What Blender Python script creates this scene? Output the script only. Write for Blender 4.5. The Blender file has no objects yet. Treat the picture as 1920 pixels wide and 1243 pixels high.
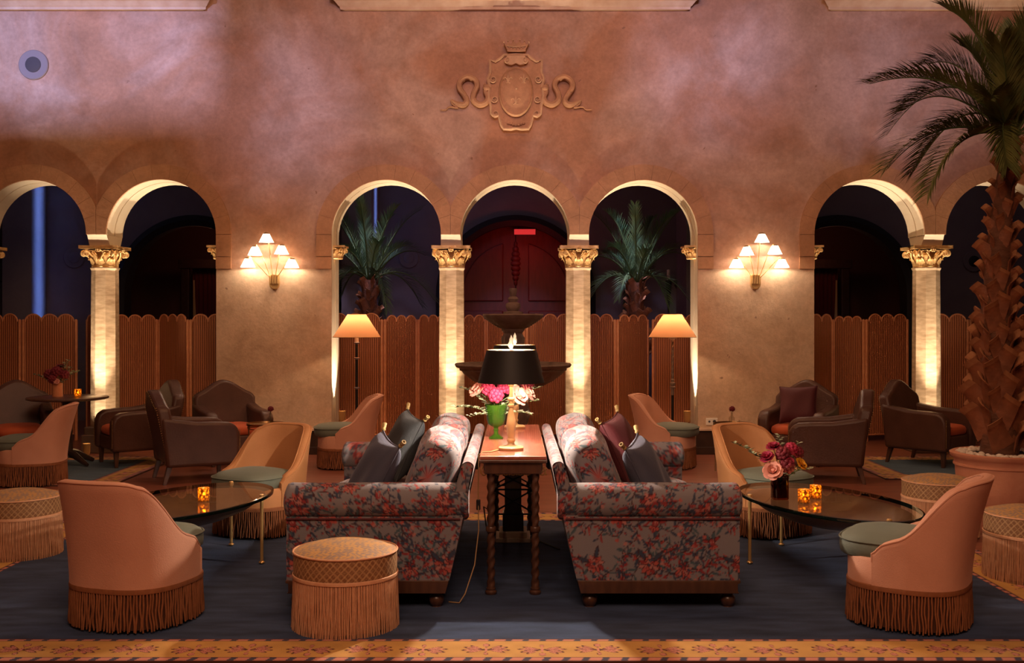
import bpy, bmesh, math, random
import numpy as np
from mathutils import Vector, Matrix, Quaternion

rng = random.Random(7)
PI = math.pi
R = math.radians
scene = bpy.context.scene
COL = scene.collection
FPX, CAMH, HOR, CXP = 2000.0, 1.6, 600.0, 962.0     # focal length in pixels, eye height, horizon row, axis column

# ------------------------------------------------------------------ camera
cam_d = bpy.data.cameras.new('camera')
cam = bpy.data.objects.new('camera', cam_d)
COL.objects.link(cam)
cam.location = (0, 0, CAMH)
cam.rotation_euler = (PI / 2, 0, 0)
cam_d.sensor_width = 36
cam_d.lens = FPX / 1920 * 36
cam_d.shift_x = (960 - CXP) / 1920
cam_d.shift_y = -(621.5 - HOR) / 1920
cam_d.clip_end = 100
scene.camera = cam

# ------------------------------------------------------------------ world, exposure
scene.view_settings.view_transform = 'Standard'
scene.view_settings.look = 'None'
scene.view_settings.gamma = 1
scene.view_settings.use_curve_mapping = False
scene.view_settings.exposure = 0.0
w = bpy.data.worlds.new('dusk')
scene.world = w
w.use_nodes = True
w.node_tree.nodes['Background'].inputs[0].default_value = (1.0, 0.62, 0.48, 1)
w.node_tree.nodes['Background'].inputs[1].default_value = 0.05

# ------------------------------------------------------------------ large lights
def look(o, target):
    d = Vector(target) - o.location
    o.rotation_euler = d.to_track_quat('-Z', 'Y').to_euler()

def area(name, loc, target, size, power, color, sy=None, spread=180):
    l = bpy.data.lights.new(name, 'AREA')
    l.energy = power; l.color = color; l.size = size; l.spread = R(spread)
    if sy:
        l.shape = 'RECTANGLE'; l.size_y = sy
    o = bpy.data.objects.new(name, l); COL.objects.link(o)
    o.location = loc; look(o, target)
    return o

def spot(name, loc, target, power, color, angle, blend=0.5, radius=0.05, square=False, parent=None):
    l = bpy.data.lights.new(name, 'SPOT')
    l.energy = power; l.color = color; l.spot_size = R(angle); l.spot_blend = blend
    l.shadow_soft_size = radius; l.use_square = square
    o = bpy.data.objects.new(name, l); COL.objects.link(o)
    o.location = loc; look(o, target)
    return o

def point(name, loc, power, color, radius=0.03):
    l = bpy.data.lights.new(name, 'POINT')
    l.energy = power; l.color = color; l.shadow_soft_size = radius
    o = bpy.data.objects.new(name, l); COL.objects.link(o); o.location = loc
    return o

WARM = (1.0, 0.50, 0.24)
WARM2 = (1.0, 0.56, 0.345)
COOL = (0.44, 0.49, 1.0)
# unseen warm fill lights added above: behind the viewer and over mid hall
area('overhead_warm_fill', (0, 1.0, 5.6), (0, 7.5, 0.6), 3.0, 270, WARM2)
area('mid_hall_warm_fill', (0, 8.3, 6.6), (0, 10.2, 0), 4.5, 150, WARM, 1.5)
# unseen cool spots added for dusk patches on the wall; one passes an opening
spot('cool_dusk_spot', (0, -2.5, 7.4), (0.3, 12.7, 5.6), 1500, COOL, 34, 0.8, 0.6, True)
spot('cool_dusk_spot', (-6.3, -20.0, 9.0), (-6.3, -3.0, 6.8), 62000, COOL, 14, 0.1, 0.36)
spot('cool_dusk_spot', (2.0, -2.5, 7.2), (2.35, 12.7, 4.75), 5200, COOL, 9, 1.0, 0.4, True)
spot('cool_dusk_spot', (-1.5, -2.5, 7.2), (-2.75, 12.7, 4.15), 4200, COOL, 9, 1.0, 0.4, True)
spot('cool_dusk_spot', (5.5, -2.5, 7.2), (4.7, 12.7, 4.5), 2800, COOL, 11, 1.0, 0.5, True)

# ------------------------------------------------------------------ materials
MATS = {}
def mat(name, color, rough=0.6, metal=0.0, sheen=0.0, var=None, vscale=4.0, vdet=4.0, bump=0.0, bscale=40.0,
        emit=None, estr=0.0, coat=0.0, attr=False, trans=0.0, ior=1.45, stretch=None, spec=None, sss=None):
    m = bpy.data.materials.new(name); m.use_nodes = True
    nt = m.node_tree; b = nt.nodes['Principled BSDF']
    b.inputs['Base Color'].default_value = (*color, 1)
    b.inputs['Roughness'].default_value = rough
    b.inputs['Metallic'].default_value = metal
    if sheen:
        b.inputs['Sheen Weight'].default_value = sheen
        b.inputs['Sheen Roughness'].default_value = 0.4
        b.inputs['Sheen Tint'].default_value = (*[min(1, c * 1.3 + 0.1) for c in color], 1)
    if coat: b.inputs['Coat Weight'].default_value = coat
    if trans: b.inputs['Transmission Weight'].default_value = trans
    b.inputs['IOR'].default_value = ior
    if spec is not None: b.inputs['Specular IOR Level'].default_value = spec
    if emit:
        b.inputs['Emission Color'].default_value = (*emit, 1)
        b.inputs['Emission Strength'].default_value = estr
    tc = nt.nodes.new('ShaderNodeTexCoord')
    src = tc.outputs['Object']
    if stretch:
        mp = nt.nodes.new('ShaderNodeMapping'); mp.inputs['Scale'].default_value = stretch
        nt.links.new(src, mp.inputs['Vector']); src = mp.outputs['Vector']
    if attr:
        a = nt.nodes.new('ShaderNodeAttribute'); a.attribute_name = 'Col'
        nt.links.new(a.outputs['Color'], b.inputs['Base Color'])
    elif var:
        n = nt.nodes.new('ShaderNodeTexNoise'); n.inputs['Scale'].default_value = vscale; n.inputs['Detail'].default_value = vdet
        r = nt.nodes.new('ShaderNodeValToRGB')
        r.color_ramp.elements[0].position = 0.3; r.color_ramp.elements[1].position = 0.7
        r.color_ramp.elements[0].color = (*color, 1); r.color_ramp.elements[1].color = (*var, 1)
        nt.links.new(src, n.inputs['Vector']); nt.links.new(n.outputs['Fac'], r.inputs['Fac'])
        nt.links.new(r.outputs['Color'], b.inputs['Base Color'])
    if bump:
        n2 = nt.nodes.new('ShaderNodeTexNoise'); n2.inputs['Scale'].default_value = bscale; n2.inputs['Detail'].default_value = 6
        bp = nt.nodes.new('ShaderNodeBump'); bp.inputs['Strength'].default_value = bump; bp.inputs['Distance'].default_value = 0.02
        nt.links.new(src, n2.inputs['Vector']); nt.links.new(n2.outputs['Fac'], bp.inputs['Height'])
        nt.links.new(bp.outputs['Normal'], b.inputs['Normal'])
    MATS[name] = m
    return m

def plaster(name, c1, c2, c3, lo=0.38, hi=0.62):
    """aged fresco plaster: broad clouds of two tints, fine trowel mottling, pits"""
    m = bpy.data.materials.new(name); m.use_nodes = True
    nt = m.node_tree; N = nt.nodes; L = nt.links; b = N['Principled BSDF']
    b.inputs['Roughness'].default_value = 0.85
    tc = N.new('ShaderNodeTexCoord')
    def noise(s, d, rgh=0.55, dist=0.0):
        n = N.new('ShaderNodeTexNoise'); n.inputs['Scale'].default_value = s; n.inputs['Detail'].default_value = d
        n.inputs['Roughness'].default_value = rgh; n.inputs['Distortion'].default_value = dist
        L.new(tc.outputs['Object'], n.inputs['Vector']); return n
    def ramp(n, p0, p1, a, c):
        r = N.new('ShaderNodeValToRGB'); r.color_ramp.elements[0].position = p0; r.color_ramp.elements[1].position = p1
        r.color_ramp.elements[0].color = a; r.color_ramp.elements[1].color = c
        L.new(n.outputs['Fac'], r.inputs['Fac']); return r
    def mix(f, a, c, t='MIX'):
        x = N.new('ShaderNodeMix'); x.data_type = 'RGBA'; x.blend_type = t
        if isinstance(f, float): x.inputs[0].default_value = f
        else: L.new(f, x.inputs[0])
        L.new(a, x.inputs[6]); L.new(c, x.inputs[7]); return x.outputs[2]
    big = ramp(noise(0.75, 5, 0.6, 0.6), lo, hi, (*c1, 1), (*c2, 1))
    mid = ramp(noise(2.6, 8, 0.65, 0.4), 0.35, 0.7, (0.80, 0.78, 0.76, 1), (1.14, 1.13, 1.13, 1))
    fine = ramp(noise(24, 8, 0.7), 0.3, 0.75, (0.84, 0.83, 0.82, 1), (1.09, 1.09, 1.09, 1))
    c = mix(1.0, big.outputs['Color'], mid.outputs['Color'], 'MULTIPLY')
    c = mix(1.0, c, fine.outputs['Color'], 'MULTIPLY')
    pit = ramp(noise(9.5, 3, 0.5, 0.3), 0.715, 0.735, (0, 0, 0, 1), (1, 1, 1, 1))
    pc = N.new('ShaderNodeRGB'); pc.outputs[0].default_value = (*c3, 1)
    c = mix(pit.outputs['Color'], c, pc.outputs[0])
    L.new(c, b.inputs['Base Color'])
    bp = N.new('ShaderNodeBump'); bp.inputs['Strength'].default_value = 0.4; bp.inputs['Distance'].default_value = 0.014
    L.new(noise(9, 10, 0.7).outputs['Fac'], bp.inputs['Height']); L.new(bp.outputs['Normal'], b.inputs['Normal'])
    MATS[name] = m
    return m

plaster('wall_plaster', (0.48, 0.25, 0.14), (0.58, 0.385, 0.28), (0.32, 0.17, 0.10), 0.40, 0.60)
plaster('crest_stone', (0.53, 0.29, 0.145), (0.60, 0.34, 0.18), (0.36, 0.20, 0.10))
plaster('pier_plaster', (0.60, 0.42, 0.27), (0.66, 0.50, 0.35), (0.34, 0.22, 0.15))
plaster('arch_stone', (0.47, 0.245, 0.125), (0.54, 0.30, 0.16), (0.40, 0.22, 0.11))
plaster('crest_raised_tint', (0.68, 0.43, 0.23), (0.72, 0.47, 0.27), (0.5, 0.3, 0.16))  # lighter tint for raised carving, standing in for light on the relief
mat('soffit_cream', (0.74, 0.64, 0.47), 0.8, var=(0.66, 0.54, 0.38), vscale=3, bump=0.1, bscale=12)
mat('sill_stone', (0.72, 0.55, 0.40), 0.75, var=(0.58, 0.38, 0.25), vscale=6, bump=0.2, bscale=18)
mat('corridor_plaster', (0.20, 0.165, 0.18), 0.9, var=(0.16, 0.13, 0.15), vscale=2, bump=0.2, bscale=10)
mat('marble', (0.70, 0.54, 0.35), 0.45, var=(0.42, 0.29, 0.17), vscale=5, vdet=9, stretch=(1.5, 1.5, 5), bump=0.08, bscale=14)
mat('gilt', (0.80, 0.55, 0.25), 0.42, metal=0.35, var=(0.62, 0.36, 0.12), vscale=14, bump=0.2, bscale=40)
mat('brass', (0.76, 0.47, 0.18), 0.30, metal=0.65, var=(0.65, 0.42, 0.17), vscale=9)
mat('brass_dark', (0.36, 0.22, 0.10), 0.32, metal=1.0)
mat('floor_wood', (0.32, 0.110, 0.066), 0.38, var=(0.19, 0.060, 0.037), vscale=3, stretch=(0.5, 6, 1), coat=0.15)
mat('ebony', (0.030, 0.016, 0.012), 0.35, var=(0.05, 0.025, 0.017), vscale=12, coat=0.2)
mat('dark_wood', (0.055, 0.023, 0.014), 0.36, var=(0.095, 0.04, 0.022), vscale=9, stretch=(3, 3, 0.6), coat=0.2)
mat('bowl_bronze', (0.46, 0.25, 0.10), 0.34, metal=0.4, var=(0.34, 0.17, 0.065), vscale=6, bump=0.1, bscale=20)
mat('red_marble', (0.40, 0.13, 0.075), 0.22, var=(0.24, 0.06, 0.035), vscale=7, vdet=9, coat=0.4)
mat('iron', (0.02, 0.018, 0.018), 0.5, metal=0.6)
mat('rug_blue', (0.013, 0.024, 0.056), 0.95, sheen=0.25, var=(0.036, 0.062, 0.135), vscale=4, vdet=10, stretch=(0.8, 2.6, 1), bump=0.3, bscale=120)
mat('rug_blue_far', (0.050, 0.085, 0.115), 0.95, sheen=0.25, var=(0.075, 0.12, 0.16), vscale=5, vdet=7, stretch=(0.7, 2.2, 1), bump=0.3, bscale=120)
mat('rug_border', (0.5, 0.3, 0.1), 0.95, attr=True, bump=0.2, bscale=150)
mat('velvet_peach', (0.58, 0.29, 0.19), 0.75, sheen=0.35, var=(0.52, 0.25, 0.16), vscale=6, bump=0.12, bscale=160)
mat('velvet_gold', (0.46, 0.215, 0.085), 0.75, sheen=0.35, var=(0.41, 0.18, 0.07), vscale=6, bump=0.12, bscale=160)
mat('velvet_green', (0.105, 0.125, 0.095), 0.7, sheen=0.5, var=(0.135, 0.150, 0.115), vscale=5, bump=0.1, bscale=120)
mat('fringe_brown', (0.20, 0.066, 0.022), 0.8, var=(0.27, 0.095, 0.035), vscale=30)
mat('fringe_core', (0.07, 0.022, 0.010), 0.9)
mat('fringe_peach', (0.56, 0.27, 0.14), 0.7, var=(0.64, 0.35, 0.20), vscale=30)
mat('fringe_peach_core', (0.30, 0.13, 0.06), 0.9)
mat('ottoman_weave', (0.4, 0.25, 0.1), 0.7, sheen=0.2, attr=True, bump=0.12, bscale=120)
mat('botanical', (0.5, 0.4, 0.4), 0.85, sheen=0.25, attr=True, bump=0.12, bscale=200)
mat('navy_velvet', (0.050, 0.054, 0.085), 0.7, sheen=0.5, var=(0.062, 0.066, 0.10), vscale=6, bump=0.1, bscale=90)
mat('charcoal_velvet', (0.035, 0.04, 0.045), 0.75, sheen=0.35, bump=0.1, bscale=90)
mat('burgundy_velvet', (0.075, 0.010, 0.014), 0.7, sheen=0.3, bump=0.1, bscale=90)
mat('tassel_gold', (0.30, 0.20, 0.07), 0.7, sheen=0.1, var=(0.40, 0.29, 0.12), vscale=60)
mat('leather', (0.060, 0.024, 0.015), 0.40, var=(0.088, 0.037, 0.024), vscale=4, bump=0.12, bscale=60, spec=0.4)
mat('leather_suede', (0.085, 0.036, 0.024), 0.7, var=(0.11, 0.048, 0.03), vscale=4, sheen=0.2)
mat('orange_velvet', (0.46, 0.085, 0.022), 0.75, sheen=0.35, var=(0.38, 0.065, 0.02), vscale=6)
mat('wicker', (0.33, 0.12, 0.045), 0.6)
mat('rattan_pole', (0.62, 0.26, 0.12), 0.45, var=(0.50, 0.19, 0.08), vscale=14)
mat('terracotta', (0.48, 0.185, 0.105), 0.85, var=(0.58, 0.26, 0.15), vscale=5, vdet=8, bump=0.25, bscale=25)
mat('pebble_white', (0.72, 0.62, 0.50), 0.6, var=(0.6, 0.5, 0.4), vscale=12)
mat('soil', (0.05, 0.03, 0.02), 1.0, bump=0.4)
mat('palm_bark', (0.10, 0.036, 0.017), 0.8, var=(0.16, 0.062, 0.03), vscale=9, bump=0.5, bscale=20, stretch=(1, 1, 3))
mat('palm_boot', (0.29, 0.100, 0.042), 0.65, var=(0.14, 0.045, 0.02), vscale=7, bump=0.3, bscale=25)
mat('boot_tip', (0.42, 0.19, 0.085), 0.7, var=(0.29, 0.11, 0.045), vscale=12)
mat('palm_leaf', (0.055, 0.068, 0.018), 0.55, var=(0.115, 0.115, 0.03), vscale=6, spec=0.4)
mat('palm_leaf_cool', (0.045, 0.11, 0.06), 0.5, var=(0.10, 0.14, 0.04), vscale=5)
mat('fountain_stone', (0.115, 0.068, 0.048), 0.7, var=(0.19, 0.12, 0.085), vscale=9, bump=0.4, bscale=25)
mat('black_lacquer', (0.010, 0.008, 0.007), 0.6)
mat('lamp_inner_white', (0.88, 0.84, 0.76), 0.7)
mat('cream_wood', (0.66, 0.42, 0.20), 0.4, var=(0.55, 0.32, 0.13), vscale=8, coat=0.3)
mat('bulb', (1, 1, 1), 0.5, emit=(1.0, 0.86, 0.66), estr=12)
mat('candle_flame', (1, 1, 1), 0.5, emit=(1.0, 0.66, 0.25), estr=40)
mat('wax', (0.85, 0.75, 0.55), 0.5)
mat('exit_red', (0.4, 0.02, 0.02), 0.5, emit=(1.0, 0.05, 0.05), estr=0.5)
mat('red_door', (0.20, 0.022, 0.016), 0.45, var=(0.14, 0.015, 0.012), vscale=8, stretch=(3, 3, .5))
mat('black_paint', (0.012, 0.010, 0.012), 0.6)
mat('side_room_brown', (0.10, 0.04, 0.03), 0.8)
mat('curtain_red', (0.09, 0.012, 0.012), 0.9, sheen=0.2)
mat('curtain_cream', (0.55, 0.42, 0.22), 0.9)
mat('speaker_ring', (0.27, 0.225, 0.22), 0.7)
mat('speaker_grille', (0.075, 0.065, 0.07), 0.8)
mat('speaker_beige', (0.46, 0.31, 0.24), 0.8)
mat('outlet_white', (0.8, 0.72, 0.6), 0.4)
mat('cord_gold', (0.34, 0.2, 0.08), 0.6)
mat('cord_black', (0.015, 0.012, 0.012), 0.6)
mat('rose_red', (0.17, 0.008, 0.018), 0.7, sheen=0.2, var=(0.10, 0.004, 0.012), vscale=30)
mat('rose_magenta', (0.36, 0.014, 0.055), 0.7, sheen=0.1, var=(0.24, 0.008, 0.035), vscale=30)
mat('rose_pink', (0.62, 0.24, 0.18), 0.7, sheen=0.1, var=(0.68, 0.32, 0.25), vscale=25)
mat('flower_yellow', (0.72, 0.36, 0.02), 0.7)
mat('stem_green', (0.06, 0.09, 0.025), 0.7)
mat('eucalyptus', (0.20, 0.23, 0.13), 0.7, var=(0.32, 0.32, 0.20), vscale=20)
mat('metal_box', (0.22, 0.16, 0.12), 0.5, metal=0.4)

def shade_mat(name, color, emit, estr, tr=0.4):
    m = bpy.data.materials.new(name); m.use_nodes = True
    nt = m.node_tree; N = nt.nodes; L = nt.links
    b = N['Principled BSDF']; b.inputs['Base Color'].default_value = (*color, 1); b.inputs['Roughness'].default_value = 0.8
    t = N.new('ShaderNodeBsdfTranslucent'); t.inputs['Color'].default_value = (*color, 1)
    mx = N.new('ShaderNodeMixShader'); mx.inputs[0].default_value = tr
    L.new(b.outputs[0], mx.inputs[1]); L.new(t.outputs[0], mx.inputs[2])
    L.new(mx.outputs[0], N['Material Output'].inputs['Surface'])
    MATS[name] = m
shade_mat('shade_parchment', (0.68, 0.33, 0.15), None, 0, 0.24)
shade_mat('shade_opal', (0.92, 0.86, 0.78), None, 0, 0.5)

def glass_mat(name, tint, ior=1.45, rough=0.0):
    """thin clear glass: tinted see-through body with a Fresnel gloss"""
    m = bpy.data.materials.new(name); m.use_nodes = True
    nt = m.node_tree; N = nt.nodes; L = nt.links
    N.remove(N['Principled BSDF'])
    t = N.new('ShaderNodeBsdfTransparent'); t.inputs[0].default_value = (*tint, 1)
    g = N.new('ShaderNodeBsdfGlossy'); g.inputs['Roughness'].default_value = rough
    f = N.new('ShaderNodeFresnel'); f.inputs['IOR'].default_value = ior
    mx = N.new('ShaderNodeMixShader')
    ge = N.new('ShaderNodeNewGeometry'); iv = N.new('ShaderNodeMath'); iv.operation = 'SUBTRACT'; iv.inputs[0].default_value = 1
    mu = N.new('ShaderNodeMath'); mu.operation = 'MULTIPLY'
    L.new(ge.outputs['Backfacing'], iv.inputs[1]); L.new(iv.outputs[0], mu.inputs[0]); L.new(f.outputs[0], mu.inputs[1])
    L.new(mu.outputs[0], mx.inputs[0]); L.new(t.outputs[0], mx.inputs[1]); L.new(g.outputs[0], mx.inputs[2])
    L.new(mx.outputs[0], N['Material Output'].inputs['Surface'])
    MATS[name] = m
glass_mat('table_glass', (0.86, 0.86, 0.86), 1.62)
glass_mat('glass_rim', (0.015, 0.075, 0.11), 1.8)
glass_mat('amber_glass', (0.42, 0.12, 0.05), 1.5, 0.05)
glass_mat('green_glass', (0.38, 0.66, 0.12), 1.7, 0.06)
def tint_body(name, color, k):
    """pressed glass: part of the light scatters inside the coloured body"""
    nt = MATS[name].node_tree; N = nt.nodes; L = nt.links
    out = N['Material Output']; prev = out.inputs['Surface'].links[0].from_socket
    d = N.new('ShaderNodeBsdfDiffuse'); d.inputs['Color'].default_value = (*color, 1)
    t = N.new('ShaderNodeBsdfTranslucent'); t.inputs['Color'].default_value = (*color, 1)
    a = N.new('ShaderNodeMixShader'); a.inputs[0].default_value = 0.6
    L.new(d.outputs[0], a.inputs[1]); L.new(t.outputs[0], a.inputs[2])
    m = N.new('ShaderNodeMixShader'); m.inputs[0].default_value = k
    L.new(prev, m.inputs[1]); L.new(a.outputs[0], m.inputs[2]); L.new(m.outputs[0], out.inputs['Surface'])
tint_body('green_glass', (0.07, 0.17, 0.015), 0.40)
glass_mat('clear_glass', (0.85, 0.82, 0.78), 1.5)

def mosaic_glass(name):
    m = bpy.data.materials.new(name); m.use_nodes = True
    nt = m.node_tree; N = nt.nodes; L = nt.links; b = N['Principled BSDF']
    tc = N.new('ShaderNodeTexCoord'); v = N.new('ShaderNodeTexVoronoi'); v.inputs['Scale'].default_value = 75
    r = N.new('ShaderNodeValToRGB'); r.color_ramp.elements[0].color = (0.95, 0.55, 0.12, 1); r.color_ramp.elements[1].color = (0.10, 0.03, 0.01, 1)
    r.color_ramp.elements[0].position = 0.25; r.color_ramp.elements[1].position = 0.75
    L.new(tc.outputs['Object'], v.inputs['Vector']); L.new(v.outputs['Distance'], r.inputs['Fac'])
    t = N.new('ShaderNodeBsdfTransparent'); L.new(r.outputs['Color'], t.inputs[0])
    tl = N.new('ShaderNodeBsdfTranslucent'); L.new(r.outputs['Color'], tl.inputs[0])
    a = N.new('ShaderNodeMixShader'); a.inputs[0].default_value = 0.3
    L.new(t.outputs[0], a.inputs[1]); L.new(tl.outputs[0], a.inputs[2])
    b.inputs['Base Color'].default_value = (0.4, 0.2, 0.05, 1); b.inputs['Roughness'].default_value = 0.1
    c = N.new('ShaderNodeMixShader'); c.inputs[0].default_value = 0.18
    L.new(a.outputs[0], c.inputs[1]); L.new(b.outputs[0], c.inputs[2])
    L.new(c.outputs[0], N['Material Output'].inputs['Surface'])
    MATS[name] = m
mosaic_glass('mosaic_glass')

def wicker_mat():
    m = MATS['wicker']; nt = m.node_tree; N = nt.nodes; L = nt.links; b = N['Principled BSDF']
    tc = N.new('ShaderNodeTexCoord')
    def wave(axis, s):
        wv = N.new('ShaderNodeTexWave'); wv.bands_direction = axis; wv.inputs['Scale'].default_value = s
        wv.inputs['Distortion'].default_value = 0.6; wv.inputs['Detail'].default_value = 1
        L.new(tc.outputs['Object'], wv.inputs['Vector']); return wv
    a, c = wave('X', 11.0), wave('Z', 22.0)
    mx = N.new('ShaderNodeMath'); mx.operation = 'MULTIPLY_ADD'; mx.inputs[1].default_value = 0.35
    L.new(c.outputs['Fac'], mx.inputs[0]); L.new(a.outputs['Fac'], mx.inputs[2])
    r = N.new('ShaderNodeValToRGB'); r.color_ramp.elements[0].position = 0.1; r.color_ramp.elements[1].position = 1.1
    r.color_ramp.elements[0].color = (0.15, 0.040, 0.015, 1); r.color_ramp.elements[1].color = (0.50, 0.175, 0.066, 1)
    L.new(mx.outputs[0], r.inputs['Fac'])
    n = N.new('ShaderNodeTexNoise'); n.inputs['Scale'].default_value = 3; n.inputs['Detail'].default_value = 5
    mp = N.new('ShaderNodeMapping'); mp.inputs['Scale'].default_value = (1, 1, 4)
    L.new(tc.outputs['Object'], mp.inputs['Vector']); L.new(mp.outputs['Vector'], n.inputs['Vector'])
    mm = N.new('ShaderNodeMix'); mm.data_type = 'RGBA'; mm.blend_type = 'MULTIPLY'; mm.inputs[0].default_value = 0.6
    L.new(r.outputs['Color'], mm.inputs[6]); L.new(n.outputs['Color'], mm.inputs[7])
    g = N.new('ShaderNodeRGB')
    L.new(r.outputs['Color'], b.inputs['Base Color'])
    N.remove(g); N.remove(mm); N.remove(n); N.remove(mp)
    bp = N.new('ShaderNodeBump'); bp.inputs['Strength'].default_value = 0.6; bp.inputs['Distance'].default_value = 0.01
    L.new(mx.outputs[0], bp.inputs['Height']); L.new(bp.outputs['Normal'], b.inputs['Normal'])
wicker_mat()

# ------------------------------------------------------------------ mesh helpers
class MB:
    """collects shapes; build() links them as one mesh object"""
    def __init__(self):
        self.v = []; self.f = []; self.c = []
    def add(self, vs, fs):
        o = len(self.v); self.v += [tuple(p) for p in vs]; self.f += [tuple(i + o for i in f) for f in fs]
        return self
    def box(self, x0, x1, y0, y1, z0, z1):
        vs = [(x, y, z) for z in (z0, z1) for y in (y0, y1) for x in (x0, x1)]
        return self.add(vs, [(0, 2, 3, 1), (4, 5, 7, 6), (0, 1, 5, 4), (2, 6, 7, 3), (0, 4, 6, 2), (1, 3, 7, 5)])
    def tube(self, pts, rad, n=8, cap=True, flat=1.0):
        pts = [Vector(p) for p in pts]
        if not hasattr(rad, '__len__'): rad = [rad] * len(pts)
        vs = []; fs = []; prev = None
        for i, p in enumerate(pts):
            t = (pts[min(i + 1, len(pts) - 1)] - pts[max(i - 1, 0)])
            if t.length < 1e-9: t = Vector((0, 0, 1))
            t.normalize()
            if prev is None:
                a = Vector((0, 0, 1)) if abs(t.z) < 0.9 else Vector((1, 0, 0))
                u = t.cross(a).normalized()
            else:
                u = (prev - t * prev.dot(t)).normalized()
            prev = u; q = t.cross(u)
            for k in range(n):
                an = 2 * PI * k / n
                vs.append(p + (u * math.cos(an) + q * math.sin(an) * flat) * rad[i])
        m = len(pts)
        for i in range(m - 1):
            for k in range(n):
                a = i * n + k; b_ = i * n + (k + 1) % n
                fs.append((a, b_, b_ + n, a + n))
        if cap:
            fs.append(tuple(range(n - 1, -1, -1))); fs.append(tuple((m - 1) * n + k for k in range(n)))
        return self.add(vs, fs)
    def lathe(self, prof, n=24, c=(0, 0, 0), flute=None, cap=True):
        vs = []; fs = []
        for i, (r, z) in enumerate(prof):
            for k in range(n):
                a = 2 * PI * k / n
                rr = r * (flute(i, a) if flute else 1)
                vs.append((c[0] + rr * math.cos(a), c[1] + rr * math.sin(a), c[2] + z))
        m = len(prof)
        for i in range(m - 1):
            for k in range(n):
                a = i * n + k; b_ = i * n + (k + 1) % n
                fs.append((a, b_, b_ + n, a + n))
        if cap and prof[0][0] > 1e-6: fs.append(tuple(range(n - 1, -1, -1)))
        if cap and prof[-1][0] > 1e-6: fs.append(tuple((m - 1) * n + k for k in range(n)))
        return self.add(vs, fs)
    def prism(self, poly, fn, d0, d1):
        """poly: 2-D outline; fn(a, b, d) -> 3-D"""
        n = len(poly)
        vs = [fn(a, b, d0) for a, b in poly] + [fn(a, b, d1) for a, b in poly]
        fs = [tuple(range(n)), tuple(range(2 * n - 1, n - 1, -1))]
        fs += [(i, i + n, (i + 1) % n + n, (i + 1) % n) for i in range(n)]
        return self.add(vs, fs)
    def ball(self, c, r, nu=10, nv=6):
        if not hasattr(r, '__len__'): r = (r, r, r)
        vs = [(c[0], c[1], c[2] - r[2])]
        for j in range(1, nv):
            p = PI * j / nv
            for i in range(nu):
                a = 2 * PI * i / nu
                vs.append((c[0] + r[0] * math.sin(p) * math.cos(a), c[1] + r[1] * math.sin(p) * math.sin(a), c[2] - r[2] * math.cos(p)))
        vs.append((c[0], c[1], c[2] + r[2]))
        fs = [(0, 1 + (i + 1) % nu, 1 + i) for i in range(nu)]
        for j in range(nv - 2):
            for i in range(nu):
                a = 1 + j * nu + i; b_ = 1 + j * nu + (i + 1) % nu
                fs.append((a, b_, b_ + nu, a + nu))
        l = len(vs) - 1; s = 1 + (nv - 2) * nu
        fs += [(s + i, s + (i + 1) % nu, l) for i in range(nu)]
        return self.add(vs, fs)
    def grid(self, P, wu=False, wv=False):
        """P: array (nu, nv, 3)"""
        P = np.asarray(P); nu, nv = P.shape[:2]
        o = len(self.v)
        self.v += [tuple(p) for p in P.reshape(-1, 3).tolist()]
        for i in range(nu if wu else nu - 1):
            i2 = (i + 1) % nu
            for j in range(nv if wv else nv - 1):
                j2 = (j + 1) % nv
                self.f.append((o + i * nv + j, o + i2 * nv + j, o + i2 * nv + j2, o + i * nv + j2))
        return self
    def build(self, name, m, parent=None, smooth=True, bevel=0, seg=2, colors=None, recalc=True, angle=40, sub=0):
        me = bpy.data.meshes.new(name)
        me.from_pydata(self.v, [], self.f)
        if recalc:
            bm = bmesh.new(); bm.from_mesh(me)
            bmesh.ops.recalc_face_normals(bm, faces=bm.faces)
            bm.to_mesh(me); bm.free()
        ms = m if isinstance(m, (list, tuple)) else [m]
        for q in ms: me.materials.append(MATS[q])
        if smooth:
            me.polygons.foreach_set('use_smooth', [True] * len(me.polygons))
            if angle: me.set_sharp_from_angle(angle=R(angle))
        if colors is not None:
            ca = me.color_attributes.new('Col', 'FLOAT_COLOR', 'POINT')
            c = np.ones((len(me.vertices), 4), dtype=np.float32); c[:, :3] = colors
            ca.data.foreach_set('color', c.ravel())
        o = bpy.data.objects.new(name, me); COL.objects.link(o)
        if parent: o.parent = parent
        if bevel:
            b = o.modifiers.new('bevel', 'BEVEL'); b.width = bevel; b.segments = seg; b.limit_method = 'ANGLE'; b.angle_limit = R(35)
        if sub:
            s = o.modifiers.new('sub', 'SUBSURF'); s.levels = sub; s.render_levels = sub
        me.update()
        return o

def tag(o, label, cat, group=None):
    o['label'] = label; o['category'] = cat
    if group: o['group'] = group
    return o
def thing(name, label, cat, loc=(0, 0, 0), rz=0, group=None):
    o = bpy.data.objects.new(name, None); o.empty_display_size = 0.1
    COL.objects.link(o); o.location = loc; o.rotation_euler = (0, 0, rz)
    return tag(o, label, cat, group)
def struct(o):
    o['kind'] = 'structure'; return o
def stuff(o):
    o['kind'] = 'stuff'; return o
KIDS = {}
def kids(o):
    return [c for c in COL.objects if c.parent == o]
def dup(root, loc, rz, label, group=None, scale=None):
    r = root.copy(); COL.objects.link(r); r.location = loc; r.rotation_euler = (0, 0, rz); r['label'] = label
    if scale: r.scale = scale
    if group: r['group'] = group
    for ch in kids(root):
        c = ch.copy(); COL.objects.link(c); c.parent = r
        for g in kids(ch):
            d = g.copy(); COL.objects.link(d); d.parent = c
    return r
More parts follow.
